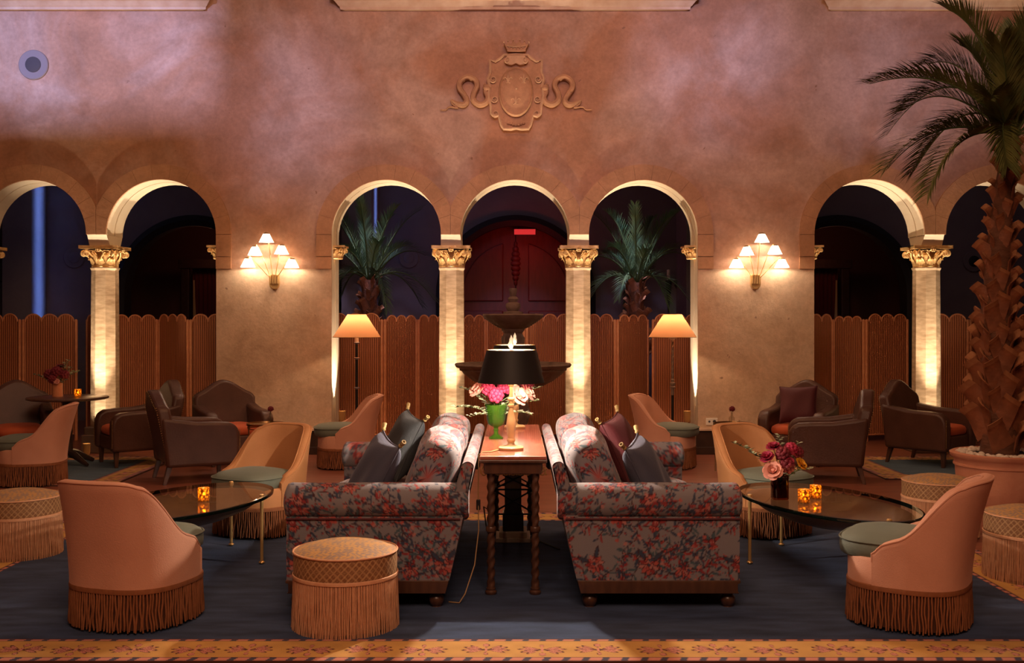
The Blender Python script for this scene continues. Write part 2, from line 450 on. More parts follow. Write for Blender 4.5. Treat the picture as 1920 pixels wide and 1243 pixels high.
def rep(name, me_obj, parent, mtx):
    """another piece that shares the mesh of me_obj"""
    o = bpy.data.objects.new(name, me_obj.data); COL.objects.link(o); o.parent = parent; o.matrix_local = mtx
    return o

def sx(px, Y): return (px - CXP) * Y / FPX
def sz(py, Y): return CAMH - (py - HOR) * Y / FPX
def sm(a, b, x):
    t = min(1, max(0, (x - a) / (b - a))); return t * t * (3 - 2 * t)

# ================================================================== the setting
YW, TH = 12.74, 0.52          # face of the arcade wall and its thickness
ZS = 2.62                     # springing of the arches
YB = 17.0                     # back wall of the passage
WX = 9.4

fl = struct(MB().box(-WX, WX, -3, YB + 2.5, -0.2, 0).build('floor', 'floor_wood', smooth=False))

def px(p): return (p - CXP) * YW / FPX
openings = [(-282, -78), (-41, 163), (200, 406), (622, 827), (863, 1068), (1104, 1308), (1526, 1733), (1772, 1976), (2013, 2217)]
openings = [(px(a), px(b)) for a, b in openings]
groups = [[0, 1, 2], [3, 4, 5], [6, 7, 8]]
NA = 28
def arch_pts(x0, x1, zs, n=NA, r=None):
    c = (x0 + x1) / 2; r0 = (x1 - x0) / 2
    return [(c - (r or r0) * math.cos(PI * i / n), zs + (r or r0) * math.sin(PI * i / n)) for i in range(n + 1)]

def comb_wall(name, groups_, ztop, xl, xr, y0, th, zs, mats, groove=False):
    """wall with arcades cut out: front, back, and inner faces of every opening (second material)"""
    out = [(xl, 0)]
    segs = []              # polylines of the opening edges
    for g in groups_:
        x0 = g[0][0]; line = [(x0, 0)]
        for k, (a, b_) in enumerate(g):
            line += arch_pts(a, b_, zs)
        line.append((g[-1][1], 0))
        segs.append(line); out += line
    out += [(xr, 0), (xr, ztop), (xl, ztop)]
    bm = bmesh.new()
    f = bm.faces.new([bm.verts.new((x, y0, z)) for x, z in out]); f.normal_update()
    if f.normal.y > 0: f.normal_flip()
    b2 = bm.faces.new([bm.verts.new((x, y0 + th, z)) for x, z in reversed(out)]); b2.normal_update()
    if b2.normal.y < 0: b2.normal_flip()
    f.material_index = 0; b2.material_index = 2 if len(mats) > 2 else 0
    ys = [0, th]
    if groove: ys = [0, 0.24, 0.2405, 0.262, 0.2625, th]
    for line in segs:
        cx = None
        for i in range(len(line) - 1):
            (xa, za), (xb, zb) = line[i], line[i + 1]
            if abs(xa - xb) < 1e-7 and abs(za - zb) < 1e-7: continue
            mi = 1
            nx, nz = (zb - za), -(xb - xa)     # into the wall body (up and out)
            l = math.hypot(nx, nz); nx, nz = -nx / l, -nz / l
            offs = [0] * len(ys)
            if groove: offs = [0, 0, 0.014, 0.014, 0, 0]
            prev = None
            for y, o in zip(ys, offs):
                p = (bm.verts.new((xa + nx * o, y0 + y, za + nz * o)), bm.verts.new((xb + nx * o, y0 + y, zb + nz * o)))
                if prev:
                    q = bm.faces.new((prev[0], prev[1], p[1], p[0])); q.material_index = mi
                prev = p
    bmesh.ops.remove_doubles(bm, verts=bm.verts, dist=1e-5)
    bmesh.ops.triangulate(bm, faces=[x for x in bm.faces if len(x.verts) > 4])
    me = bpy.data.meshes.new(name); bm.to_mesh(me); bm.free()
    for m in mats: me.materials.append(MATS[m])
    o = bpy.data.objects.new(name, me); COL.objects.link(o)
    return struct(o)

ZTOP = 7.4
wall = comb_wall('wall_back', [[openings[i] for i in g] for g in groups], ZTOP, -WX, WX, YW, TH, ZS,
                 ['wall_plaster', 'soffit_cream', 'corridor_plaster'], groove=True)

# voussoir rings, proud of the wall, one stone each
RO = 0.835
def ring_stones(k):
    a, b = openings[k]; c = (a + b) / 2; r = (b - a) / 2
    lim_l = -1e9; lim_r = 1e9
    g = [q for q in groups if k in q][0]
    if k != g[0]: lim_l = (openings[k - 1][1] + a) / 2 + 0.002
    if k != g[-1]: lim_r = (b + openings[k + 1][0]) / 2 - 0.002
    n = 11
    def cl(x): return min(max(x, lim_l), lim_r)
    for i in range(n):
        t0 = PI * i / n + 0.0012; t1 = PI * (i + 1) / n - 0.0012
        m = 5
        inner = [(c - r * math.cos(t0 + (t1 - t0) * q / m), ZS + r * math.sin(t0 + (t1 - t0) * q / m)) for q in range(m + 1)]
        outer = [(cl(c - RO * math.cos(t0 + (t1 - t0) * q / m)), ZS + RO * math.sin(t0 + (t1 - t0) * q / m)) for q in range(m + 1)]
        poly = inner + outer[::-1]
        MB().prism(poly, lambda p, q, d: (p, d, q), YW - 0.028, YW + 0.01).build('voussoir', 'arch_stone', wall, smooth=False)
    for first, x0, x1 in ((k == g[0], a - (RO - r), a - 0.0), (k == g[-1], b + 0.0, b + (RO - r))):
        if first:
            MB().box(x0, x1, YW - 0.028, YW + 0.01, 2.36, ZS - 0.004).build('impost_stone', 'arch_stone', wall, smooth=False)
            MB().box(x0, x1, YW - 0.034, YW + 0.01, 2.21, 2.352).build('impost_stone', 'arch_stone', wall, smooth=False)
for k in range(9): ring_stones(k)

# lighter plaster skin on the piers below the imposts, and their dark skirting
piers = [(-WX, openings[0][0]), (openings[2][1], openings[3][0]), (openings[5][1], openings[6][0]), (openings[8][1], WX)]
for i, (a, b) in enumerate(piers):
    MB().box(a, b, YW - 0.014, YW + 0.01, 0.0, 2.208).build('pier_face', 'pier_plaster', wall, smooth=False)
    bb = MB().box(a - 0.02, b + 0.02, YW - 0.05, YW + 0.02, 0, 0.27)
    bb.box(a - 0.03, b + 0.03, YW - 0.06, YW + 0.02, 0.27, 0.285).box(a - 0.03, b + 0.03, YW - 0.065, YW + 0.02, 0, 0.09)
    o = struct(bb.build('baseboard_pier', 'ebony', smooth=False, bevel=0.006))
    cap = MB().box(a - 0.034, b + 0.034, YW - 0.068, YW + 0.02, 0.285, 0.312).build('cap_strip', 'sill_stone', o, smooth=False)

# window sills at the top of the picture
for i, (a, b) in enumerate(((-560, 402), (625, 1307), (1537, 2480))):
    x0, x1 = px(a), px(b)
    z1 = sz(0, YW) + 0.1; zb = sz(20, YW)
    m = MB()
    prof = [(0, zb), (0.05, zb), (0.055, zb + 0.03), (0.07, zb + 0.04), (0.11, zb + 0.085), (0.15, zb + 0.10), (0.16, zb + 0.12), (0.16, zb + 0.17), (0, zb + 0.17)]
    n = len(prof)
    vs = [(x0 + 0.16 - d - 0.02, YW - d, z) for d, z in prof] + [(x1 - 0.16 + d + 0.02, YW - d, z) for d, z in prof]
    fs = [(j, (j + 1) % n, (j + 1) % n + n, j + n) for j in range(n)] + [tuple(range(n)), tuple(range(2 * n - 1, n - 1, -1))]
    m.add(vs, fs)
    struct(m.build('trim_%d' % (i + 1), 'sill_stone', smooth=False))

# ---- passage behind the arcade
doors_c = [sx(365, YB), sx(967, YB), sx(1568, YB)]
RD, ZD = 1.14, 2.0
bw = comb_wall('wall_passage', [[(c - RD, c + RD)] for c in doors_c], 4.35, -WX - 1, WX + 1, YB, 0.35, ZD,
               ['corridor_plaster', 'black_paint'])
struct(MB().box(-WX - 1, WX + 1, YW + TH - 0.02, YB + 3.0, 4.3, 4.5).build('ceiling', 'corridor_plaster', smooth=False))
struct(MB().box(-WX - 1.1, -WX + 0.0, YW + 0.1, YB + 3, -0.2, 4.4).build('wall_passage_left', 'corridor_plaster', smooth=False))
struct(MB().box(WX, WX + 1.1, YW + 0.1, YB + 3, -0.2, 4.4).build('wall_passage_right', 'corridor_plaster', smooth=False))
struct(MB().box(-WX - 1, WX + 1, YB + 2.4, YB + 2.6, 0, 4.4).build('wall_rear', 'side_room_brown', smooth=False))
struct(MB().box(-WX - 0.2, -WX, -3, YW + 0.1, 0, ZTOP).build('wall_left', 'wall_plaster', smooth=False))
struct(MB().box(WX, WX + 0.2, -3, YW + 0.1, 0, ZTOP).build('wall_right', 'wall_plaster', smooth=False))

# wall behind the viewer; its high opening is a gobo shaping one cool spot
wf = MB().box(-WX, WX, -3.2, -3.0, 0, 6.43).box(-WX, WX, -3.2, -3.0, 7.2, 8.0).box(-WX, -7.7, -3.2, -3.0, 6.43, 7.2).box(-4.92, WX, -3.2, -3.0, 6.43, 7.2)
struct(wf.build('wall_front', 'wall_plaster', smooth=False))

# black mouldings round the passage arches
for i, c in enumerate(doors_c):
    m = MB()
    pts = [(c - RD - 0.04, YB - 0.04, 0.0)] + [(x, YB - 0.04, z) for x, z in arch_pts(c - RD - 0.04, c + RD + 0.04, ZD, 36)] + [(c + RD + 0.04, YB - 0.04, 0.0)]
    m.tube(pts, 0.10, 6)
    struct(m.build('trim_%d' % (i + 4), 'black_paint'))

# arched red double door in the middle
def half_arch(c, side, rad, z0, zs, g):
    p = [(c + side * g, z0), (c + side * rad, z0)]
    n = 16
    for i in range(n + 1):
        a = PI / 2 * i / n
        x = rad * math.cos(a)
        if x < g: break
        p.append((c + side * x, zs + rad * math.sin(a)))
    p.append((c + side * g, zs + math.sqrt(rad * rad - g * g)))
    return p
c = doors_c[1]
dr = bpy.data.objects.new('door_1', None); COL.objects.link(dr); struct(dr)
for s in (-1, 1):
    MB().prism(half_arch(c, s, RD - 0.03, 0.01, ZD, 0.006), lambda p, q, d: (p, d, q), YB + 0.20, YB + 0.26).build('door_leaf', 'red_door', dr, smooth=False)
    for z0, z1 in ((0.2, 1.0), (1.15, 1.75)):
        MB().box(c + s * 0.2, c + s * 0.88, YB + 0.165, YB + 0.205, z0, z1).build('panel', 'red_door', dr, smooth=False, bevel=0.02)
    MB().prism(half_arch(c, s, RD - 0.28, 1.9, ZD, 0.2), lambda p, q, d: (p, d, q), YB + 0.165, YB + 0.205).build('panel', 'red_door', dr, smooth=False, bevel=0.02)
    m = MB().tube([(c + s * 0.08, YB + 0.19, 0.95), (c + s * 0.08, YB + 0.12, 0.98), (c + s * 0.08, YB + 0.12, 1.22), (c + s * 0.08, YB + 0.19, 1.25)], 0.012, 6)
    m.build('handle', 'brass_dark', dr)
# carved drop ornament on the meeting stile
m = MB()
for k in range(9):
    t = k / 8
    m.ball((c, YB + 0.18, 2.82 - 0.62 * t), (0.03 + 0.055 * math.sin(PI * t), 0.03, 0.05), 8, 5)
m.build('carved_drop', 'red_door', dr)
# side doors: dark rooms with an inner door case and a drawn curtain
for n, (c, sg) in enumerate(((doors_c[0], -1), (doors_c[2], 1))):
    d = bpy.data.objects.new('door_%d' % (n + 2), None); COL.objects.link(d); struct(d)
    yi = YB + 1.6
    xc = c + sg * 0.1
    m = MB().box(xc - 0.62, xc - 0.48, yi, yi + 0.1, 0, 2.5).box(xc + 0.48, xc + 0.62, yi, yi + 0.1, 0, 2.5).box(xc - 0.66, xc + 0.66, yi - 0.02, yi + 0.1, 2.5, 2.66)
    m.build('door_case', 'ebony', d, smooth=False, bevel=0.01)
    P = np.array([[(xc - 0.46 + 0.92 * u / 60, yi + 0.16 + 0.02 * math.sin(u * 1.3), z) for z in (0.02, 2.5)] for u in range(61)])
    MB().grid(P).build('curtain', 'curtain_red', d)
    P = np.array([[(xc + sg * 0.44 * 1 - sg * (0.03 + 0.09 * max(0, 1 - z / 2.2)) * u / 8, yi + 0.12 + 0.012 * math.sin(u * 2.0), z) for z in np.linspace(0.02, 2.3, 9)] for u in range(9)])
    MB().grid(P).build('curtain_edge', 'curtain_cream', d)

# deep pilasters on the passage wall; blue area lights added in the passage rake their sides
BLUE = (0.20, 0.36, 1.0)
for k, (pxx, dp) in enumerate(((88, 0.55), (712, 1.0), (1268, 1.0), (1890, 0.55))):
    xe = sx(pxx, YB)
    sd = -1 if xe < 0 else 1
    struct(MB().box(min(xe, xe + sd * 0.45), max(xe, xe + sd * 0.45), YB - dp, YB + 0.01, 0, 4.3).build('trim_%d' % (k + 7), 'corridor_plaster', smooth=False))
    if sd < 0:
        area('passage_fill', (xe + 1.9, YB - dp / 2 - 0.2, 2.7), (xe, YB - dp / 2 - 0.02, 2.7), 0.12, (4.5, 5)[k], BLUE, 2.4, 14)
area('passage_fill', (-6.6, 14.9, 4.2), (-6.6, 17.0, 2.4), 1.0, 4, (0.5, 0.5, 0.85))  # unseen soft area lights added to lift the dark passage
area('passage_fill', (-0.9, 14.9, 4.2), (-0.9, 17.0, 2.4), 1.2, 6, (0.5, 0.5, 0.85))
area('passage_fill', (6.4, 14.9, 4.2), (6.4, 17.0, 2.4), 1.0, 3.5, (0.7, 0.55, 0.65))
for xx in (-5.0, 5.1): point('side_room_fill', (xx, YB + 0.9, 2.9), 5, (1.0, 0.35, 0.2), 0.1)  # unseen warm-red points added to tint the side rooms
point('exit_sign_glow', (sx(984, 16.5), 16.35, sz(436, 16.5) - 0.25), 5, (1.0, 0.04, 0.03), 0.12)

# red lit sign hanging over the door
t = thing('exit_sign', 'small red lit sign box hanging over the arched red door', 'sign', (sx(984, 16.9), 16.9, 0))
z = sz(435, 16.9)
MB().box(-0.175, 0.175, -0.025, 0.025, z - 0.05, z + 0.05).build('housing', 'black_paint', t, smooth=False, bevel=0.006)
MB().box(-0.168, 0.168, -0.03, -0.024, z - 0.043, z + 0.043).build('lit_panel', 'exit_red', t, smooth=False)
MB().tube([(-0.1, 0, z + 0.04), (-0.1, 0.11, z + 0.09)], 0.006, 6).tube([(0.1, 0, z + 0.04), (0.1, 0.11, z + 0.09)], 0.006, 6).build('hanger_rod', 'black_paint', t)

# wall speakers: flat round ones
def speaker(x, y, z, r, label, ring, dk):
    t = thing('wall_speaker', label, 'speaker', (x, y, z), 0, 'round wall speakers')
    def ry(prof): return [(a, b) for a, b in prof]
    m = MB()
    n = 40
    def disc(m, prof):
        vs = []; fs = []
        for rr, d in prof:
            for k in range(n): vs.append((rr * math.cos(2 * PI * k / n), -d, rr * math.sin(2 * PI * k / n)))
        for i in range(len(prof) - 1):
            for k in range(n): fs.append((i * n + k, i * n + (k + 1) % n, (i + 1) * n + (k + 1) % n, (i + 1) * n + k))
        fs.append(tuple((len(prof) - 1) * n + k for k in range(n)))
        fs.append(tuple(range(n)))
        m.add(vs, fs)
    disc(m, [(r, 0), (r, 0.02), (r * 0.95, 0.03), (r * 0.55, 0.026)])
    m.build('ring', ring, t, angle=30)
    m2 = MB(); disc(m2, [(r * 0.52, 0.0), (r * 0.52, 0.034), (r * 0.45, 0.04)]); m2.build('grille', dk, t, angle=30)
speaker(sx(64, YW), YW, sz(122, YW), 0.178, 'grey round wall speaker high on the plaster at the far left', 'speaker_ring', 'speaker_grille')
speaker(sx(1872, YW), YW, sz(118, YW), 0.17, 'plaster-coloured round wall speaker behind the tall palm fronds', 'speaker_beige', 'speaker_beige')
speaker(sx(140, YB), YB, sz(483, YB), 0.17, 'dark round speaker on the passage wall beside the leftmost gilt capital', 'corridor_plaster', 'corridor_plaster')
speaker(sx(767, YB), YB, sz(484, YB), 0.16, 'dark round speaker on the passage wall behind the left passage palm', 'corridor_plaster', 'corridor_plaster')
speaker(sx(1825, YB), YB, sz(490, YB), 0.17, 'dark round speaker on the passage wall behind the tall palm trunk', 'corridor_plaster', 'black_paint')

# ================================================================== columns
def capital_parts(parent, sc=1.0):
    z0, z1 = 2.234, 2.495
    h = z1 - z0
    bell = MB().lathe([(0.150, z0), (0.160, z0 + 0.012), (0.150, z0 + 0.025), (0.138, z0 + 0.03), (0.140, z0 + 0.11), (0.165, z0 + 0.18), (0.20, z0 + 0.205)], 24)
    bell.build('bell', 'gilt', parent)
    # abacus with hollow sides
    poly = []
    for q in range(4):
        for i in range(9):
            u = -1 + 2 * i / 8
            d = 0.205 + 0.035 * (u * u)
            x, y = u * 0.24, -d
            if abs(u) > 0.9: x, y = u * 0.235, -0.228
            a = q * PI / 2
            poly.append((x * math.cos(a) - y * math.sin(a), x * math.sin(a) + y * math.cos(a)))
    ab = MB().prism(poly, lambda a, b, d: (a, b, d), z0 + 0.222, z1)
    ab.build('abacus', 'gilt', parent, smooth=False, bevel=0.008)
    # acanthus leaves, two tiers of eight
    def leaf(hh, wd, out, r0, zb):
        nu, nv = 7, 9
        P = np.zeros((nv, nu, 3))
        for j in range(nv):
            t = j / (nv - 1)
            ww = wd * (0.85 + 0.35 * math.sin(PI * t)) * (1 - 0.55 * t ** 4)
            zz = zb + hh * (t if t < 0.85 else 0.85 + 0.15 * (1 - (t - 0.85) / 0.15 * 1.6))
            rr = r0 + out * t ** 2.5
            for i in range(nu):
                u = -1 + 2 * i / (nu - 1)
                P[j, i] = (ww * u * (1 + 0.12 * math.sin(t * 20)), -(rr + 0.012 * (1 - abs(u)) - 0.006 * (i % 2)), zz)
        return P
    tiers = [(0.10, 0.045, 0.05, 0.150, z0 + 0.02, 0.0), (0.165, 0.048, 0.055, 0.148, z0 + 0.02, PI / 8)]
    for hh, wd, out, r0, zb, a0 in tiers:
        base = None
        for k in range(8):
            mt = Matrix.Rotation(a0 + k * PI / 4, 4, 'Z')
            if base is None:
                base = MB().grid(leaf(hh, wd, out, r0, zb)).build('acanthus_leaf', 'gilt', parent)
                base.matrix_local = mt
            else:
                rep('acanthus_leaf', base, parent, mt)
    # corner volutes
    base = None
    for k in range(4):
        for s in (-1, 1):
            mt = Matrix.Rotation(PI / 4 + k * PI / 2, 4, 'Z') @ Matrix.Scale(s, 4, (1, 0, 0))
            if base is None:
                pts = []
                for i in range(30):
                    t = i / 29
                    if t < 0.4:
                        q = t / 0.4
                        pts.append((0.03, -(0.15 + 0.085 * q), z0 + 0.12 + 0.085 * q - 0.01 * q * q))
                    else:
                        q = (t - 0.4) / 0.6
                        an = PI / 2 - q * 3.3 * PI; rr = 0.036 * (1 - 0.75 * q)
                        pts.append((0.03, -(0.247 + rr * math.cos(an) * 1.0), z0 + 0.165 + rr * math.sin(an)))
                base = MB().tube(pts, [0.016 - 0.006 * (i / 29) for i in range(30)], 6).ball((0.03, -0.247, z0 + 0.165), 0.012, 8, 5).build('volute', 'gilt', parent)
                base.matrix_local = mt
            else:
                rep('volute', base, parent, mt)
    base = None
    for k in range(4):
        mt = Matrix.Rotation(k * PI / 2, 4, 'Z')
        if base is None:
            m = MB()
            for q in range(6):
                m.ball((0.022 * math.cos(q * PI / 3), -0.222, z0 + 0.215 + 0.022 * math.sin(q * PI / 3)), (0.013, 0.01, 0.013), 7, 5)
            m.ball((0, -0.228, z0 + 0.215), 0.011, 7, 5)
            for s in (-1, 1):
                m.tube([(0, -0.17, z0 + 0.09), (s * 0.04, -0.2, z0 + 0.14), (s * 0.075, -0.215, z0 + 0.18), (s * 0.06, -0.22, z0 + 0.2), (s * 0.045, -0.22, z0 + 0.18)], 0.008, 6)
            base = m.build('rosette', 'gilt', parent); base.matrix_local = mt
        else:
            rep('rosette', base, parent, mt)

YC = YW + 0.26
def make_column():
    t = thing('column', 'x', 'column', (0, YC, 0), 0, 'marble columns of the arcade')
    sh = MB()
    vs = []
    n = 8
    for z, r in ((0.30, 0.166), (0.9, 0.166), (2.2, 0.158), (2.225, 0.17), (2.236, 0.17)):
        vs += [(r * math.cos(PI / 8 + 2 * PI * k / n), r * math.sin(PI / 8 + 2 * PI * k / n), z) for k in range(n)]
    fs = [(i * n + k, i * n + (k + 1) % n, (i + 1) * n + (k + 1) % n, (i + 1) * n + k) for i in range(4) for k in range(n)] + [tuple(range(n)), tuple(4 * n + k for k in range(n))]
    sh.add(vs, fs)
    sh.build('shaft', 'marble', t, smooth=False, bevel=0.003)
    MB().box(-0.21, 0.21, -0.21, 0.21, 0, 0.22).box(-0.185, 0.185, -0.185, 0.185, 0.22, 0.31).build('plinth', 'metal_box', t, smooth=False, bevel=0.01)
    capital_parts(t)
    a, b = 0.115, 0.262
    vs = [(-0.125, -0.165, 2.495), (0.125, -0.165, 2.495), (0.125, 0.165, 2.495), (-0.125, 0.165, 2.495),
          (-a, -b, ZS), (a, -b, ZS), (a, b, ZS), (-a, b, ZS)]
    MB().add(vs, [(0, 1, 2, 3), (4, 5, 6, 7), (0, 1, 5, 4), (1, 2, 6, 5), (2, 3, 7, 6), (3, 0, 4, 7)]).build('impost_block', 'soffit_cream', t, smooth=False)
    return t
colx = [(openings[i][1] + openings[i + 1][0]) / 2 for i in (0, 1, 3, 4, 6, 7)]
col_labels = ['marble arcade column at the far left edge beyond the round dark table',
              'marble column with gilt capital behind the round dark table at left',
              'marble column with gilt capital left of the stone fountain',
              'marble column with gilt capital right of the stone fountain',
              'marble column with gilt capital left of the tall potted palm',
              'marble arcade column beyond the tall potted palm at the right edge']
c0 = make_column()
for i, x in enumerate(colx):
    if i == 0: c0.location.x = x; c0['label'] = col_labels[0]; col = c0
    else: col = dup(c0, (x, YC, 0), 0, col_labels[i])
    # floor uplights washing shaft, capital and soffits
    for s in (-1, 1):
        pass

# half capitals (responds) on the pier ends
resp = [(openings[2][1], 'gilt bracket capital on the left edge of the left sconce pier'),
        (openings[3][0], 'gilt bracket capital on the right edge of the left sconce pier'),
        (openings[5][1], 'gilt bracket capital on the left edge of the right sconce pier'),
        (openings[6][0], 'gilt bracket capital on the right edge of the right sconce pier')]
cr = None
for x, lab in resp:
    if cr is None:
        cr = thing('bracket_capital', lab, 'capital', (x, YC - 0.04, 1.0), 0, 'gilt bracket capitals on the piers')
        capital_parts(cr); cr.scale = (0.62, 0.62, 0.62); cr.location.z = 2.50 - 0.62 * 2.495
    else:
        r_ = dup(cr, (x, YC - 0.04, 2.50 - 0.62 * 2.495), 0, lab)
        r_.scale = (0.62, 0.62, 0.62)

# ---- brass uplights at the pier reveals and columns
def uplight(x, y, label, h=0.46, pw=14, tgt=None, rot=0, ang=70):
    t = thing('brass_uplight', label, 'lamp', (x, y, 0), rot, 'brass uplights at the arcade')
    MB().lathe([(0.07, 0), (0.07, 0.012), (0.012, 0.02)], 16).build('base', 'brass', t)
    MB().tube([(0, 0, 0.01), (0, 0, h - 0.12)], 0.009, 8).build('stem', 'brass', t)
    m = MB().lathe([(0.0, h - 0.13), (0.03, h - 0.13), (0.04, h - 0.1), (0.045, h), (0.040, h), (0.034, h - 0.1), (0.0, h - 0.1)], 16)
    m.build('cup', 'brass', t)
    MB().lathe([(0.0, h - 0.06), (0.03, h - 0.06), (0.03, h - 0.052), (0, h - 0.05)], 12).build('lens', 'bulb', t)
    for tg, pw_, an in tgt:
        spot('uplight_beam', (x, y, h + 0.01), tg, pw_, (1.0, 0.76, 0.54), an, 0.85, 0.02)
UPC = [(colx[1], 'brass uplight at the foot of the column behind the round dark table'),
       (colx[2], 'brass uplight at the foot of the column left of the fountain'),
       (colx[3], 'brass uplight at the foot of the column right of the fountain'),
       (colx[4], 'brass uplight at the foot of the column left of the tall palm')]
for x, lab in UPC:
    s = 0.0
    uplight(x + s, YW - 0.30, lab, 0.16, 0, [((x, YC - 0.02, 2.60), 430, 46), ((x, YC, 1.2), 38, 80)])
UPP = [(openings[3][0] + 0.10, 'brass uplight at the right edge of the left sconce pier'),
       (openings[5][1] - 0.10, 'brass uplight at the left edge of the right sconce pier'),
       (openings[2][1] - 0.10, 'brass uplight at the left edge of the left sconce pier'),
       (openings[6][0] + 0.10, 'brass uplight at the right edge of the right sconce pier')]
for i, (x, lab) in enumerate(UPP):
    s = (-1, 1, 1, -1)[i]
    uplight(x, YW + 0.16, lab, 0.50, 0, [((x - s * 0.30, YW + 0.2, 3.2), 280, 74)])

# ================================================================== woven and printed patterns (colour per vertex)
def lerp(a, b, t): return a + (b - a) * t

def botanical_tile(n=640, seed=3):
    """flowering-vine print, one repeat of 0.8 m"""
    rr = np.random.RandomState(seed)
    img = np.empty((n, n, 3), dtype=np.float32); img[:] = (0.180, 0.165, 0.178)
    ii = np.arange(n)
    def stamp(cx, cy, a, b, ang, col, outline=None):
        ext = int(max(a, b) * 1.3) + 3
        xs = np.arange(int(cx) - ext, int(cx) + ext + 1); ys = np.arange(int(cy) - ext, int(cy) + ext + 1)
        X, Y = np.meshgrid(xs - cx, ys - cy)
        c, s = math.cos(ang), math.sin(ang)
        u = (X * c + Y * s) / a; v = (-X * s + Y * c) / b
        # pointed lens shape
        d = np.sqrt(u * u + v * v * (1 + 0.7 * np.clip(u, 0, 1)))
        sub = img[np.ix_(ys % n, xs % n)]
        if outline is not None: sub[d < 1 + 2.2 / min(a, b)] = outline
        sub[d < 1] = col
        img[np.ix_(ys % n, xs % n)] = sub
    CORAL = (0.36, 0.070, 0.058); RED = (0.22, 0.025, 0.028); DK = (0.045, 0.010, 0.014); NAVY = (0.030, 0.042, 0.075); PINK = (0.36, 0.145, 0.13); TEAL = (0.045, 0.08, 0.10)
    def petal(cx, cy, r0, r1, ang, wd, col, out=DK):
        m = (r0 + r1) / 2
        stamp(cx + m * math.cos(ang), cy + m * math.sin(ang), (r1 - r0) / 2, wd, ang, col, out)
    def vine(x, y, ang, L, wd, curl, col=DK, leaves=True):
        k = rr.rand() * 6
        for i in range(int(L / 2)):
            ang += curl * math.sin(i * 0.045 + k)
            x += 2 * math.cos(ang); y += 2 * math.sin(ang)
            stamp(x, y, wd, wd, 0, col)
            if leaves and i % 13 == 6:
                s = 1 if (i // 13) % 2 else -1
                la = ang + s * (0.7 + 0.3 * rr.rand())
                c = [NAVY, TEAL, RED, NAVY][rr.randint(4)]
                ln = 13 + 12 * rr.rand()
                stamp(x + ln * math.cos(la), y + ln * math.sin(la), ln, 4.0 + 2.5 * rr.rand(), la, c)
                if rr.rand() < 0.55:
                    q = ang - s * 0.9
                    for z in range(4):
                        stamp(x + 16 * math.cos(q) + rr.randn() * 6, y + 16 * math.sin(q) + rr.randn() * 6, 4.2, 3.2, rr.rand() * 6, [RED, CORAL, NAVY][rr.randint(3)])
        return x, y, ang
    for k in range(34):
        vine(rr.rand() * n, rr.rand() * n, rr.rand() * 6.3, 260 + 160 * rr.rand(), 2.1, 0.055)
    spots = [(90, 110), (330, 60), (560, 170), (200, 300), (440, 330), (80, 480), (300, 520), (560, 500), (210, 150), (450, 190), (40, 300), (330, 400), (180, 600), (460, 590)]
    for q, (cx, cy) in enumerate(spots):
        cx += rr.randn() * 12; cy += rr.randn() * 12
        a0 = -PI / 2 + rr.randn() * 0.4
        sc = 0.65 + 0.42 * rr.rand()
        if q % 3 == 0:       # lily
            for k in range(7):
                petal(cx, cy, 8 * sc, (52 + 8 * (k % 2)) * sc, a0 + (k - 3) * 0.5, 8.5 * sc, CORAL if k % 2 else PINK)
            for k in range(6): petal(cx, cy, 8, 36 * sc, a0 + PI + (k - 2.5) * 0.4, 6 * sc, NAVY if k % 2 else RED)
            stamp(cx, cy, 10 * sc, 10 * sc, 0, RED, DK)
        elif q % 3 == 1:     # carnation
            for k in range(10): petal(cx, cy, 14 * sc, 42 * sc, k * 2 * PI / 10 + a0, 8 * sc, (CORAL, RED, PINK)[k % 3])
            for k in range(7): petal(cx, cy, 2, 20 * sc, k * 2 * PI / 7, 6 * sc, (PINK, CORAL)[k % 2])
            stamp(cx, cy, 6 * sc, 6 * sc, 0, NAVY, DK)
            for s in (-1, 1): petal(cx, cy, 30 * sc, 76 * sc, a0 + PI + s * 0.7, 8 * sc, NAVY)
        else:                # pomegranate bud
            stamp(cx, cy, 24 * sc, 17 * sc, a0, RED, DK)
            for k in range(9): stamp(cx + rr.randn() * 8, cy + rr.randn() * 7, 2.4, 2.4, 0, PINK)
            for k in range(4): petal(cx, cy, 20 * sc, 42 * sc, a0 + (k - 1.5) * 0.4, 6, CORAL)
            for s in (-1, 1):
                petal(cx, cy, 24 * sc, 66 * sc, a0 + PI + s * 0.45, 7, TEAL); petal(cx, cy, 22 * sc, 56 * sc, a0 + PI + s * 1.1, 6, RED)
    for k in range(110):
        x, y = rr.rand() * n, rr.rand() * n
        c = [RED, CORAL, NAVY, PINK][rr.randint(4)]
        for j in range(5): petal(x, y, 1, 10, j * 2 * PI / 5, 3.2, c, None)
    # slight blending so that the print reads woven
    img = (img + np.roll(img, 1, 0) + np.roll(img, 1, 1) + np.roll(img, -1, 0)) / 4
    return img
TILE = botanical_tile()
def sample(u, v, rep=0.8):
    n = TILE.shape[0]
    return TILE[(np.floor(v / rep * n).astype(int)) % n, (np.floor(u / rep * n).astype(int)) % n]

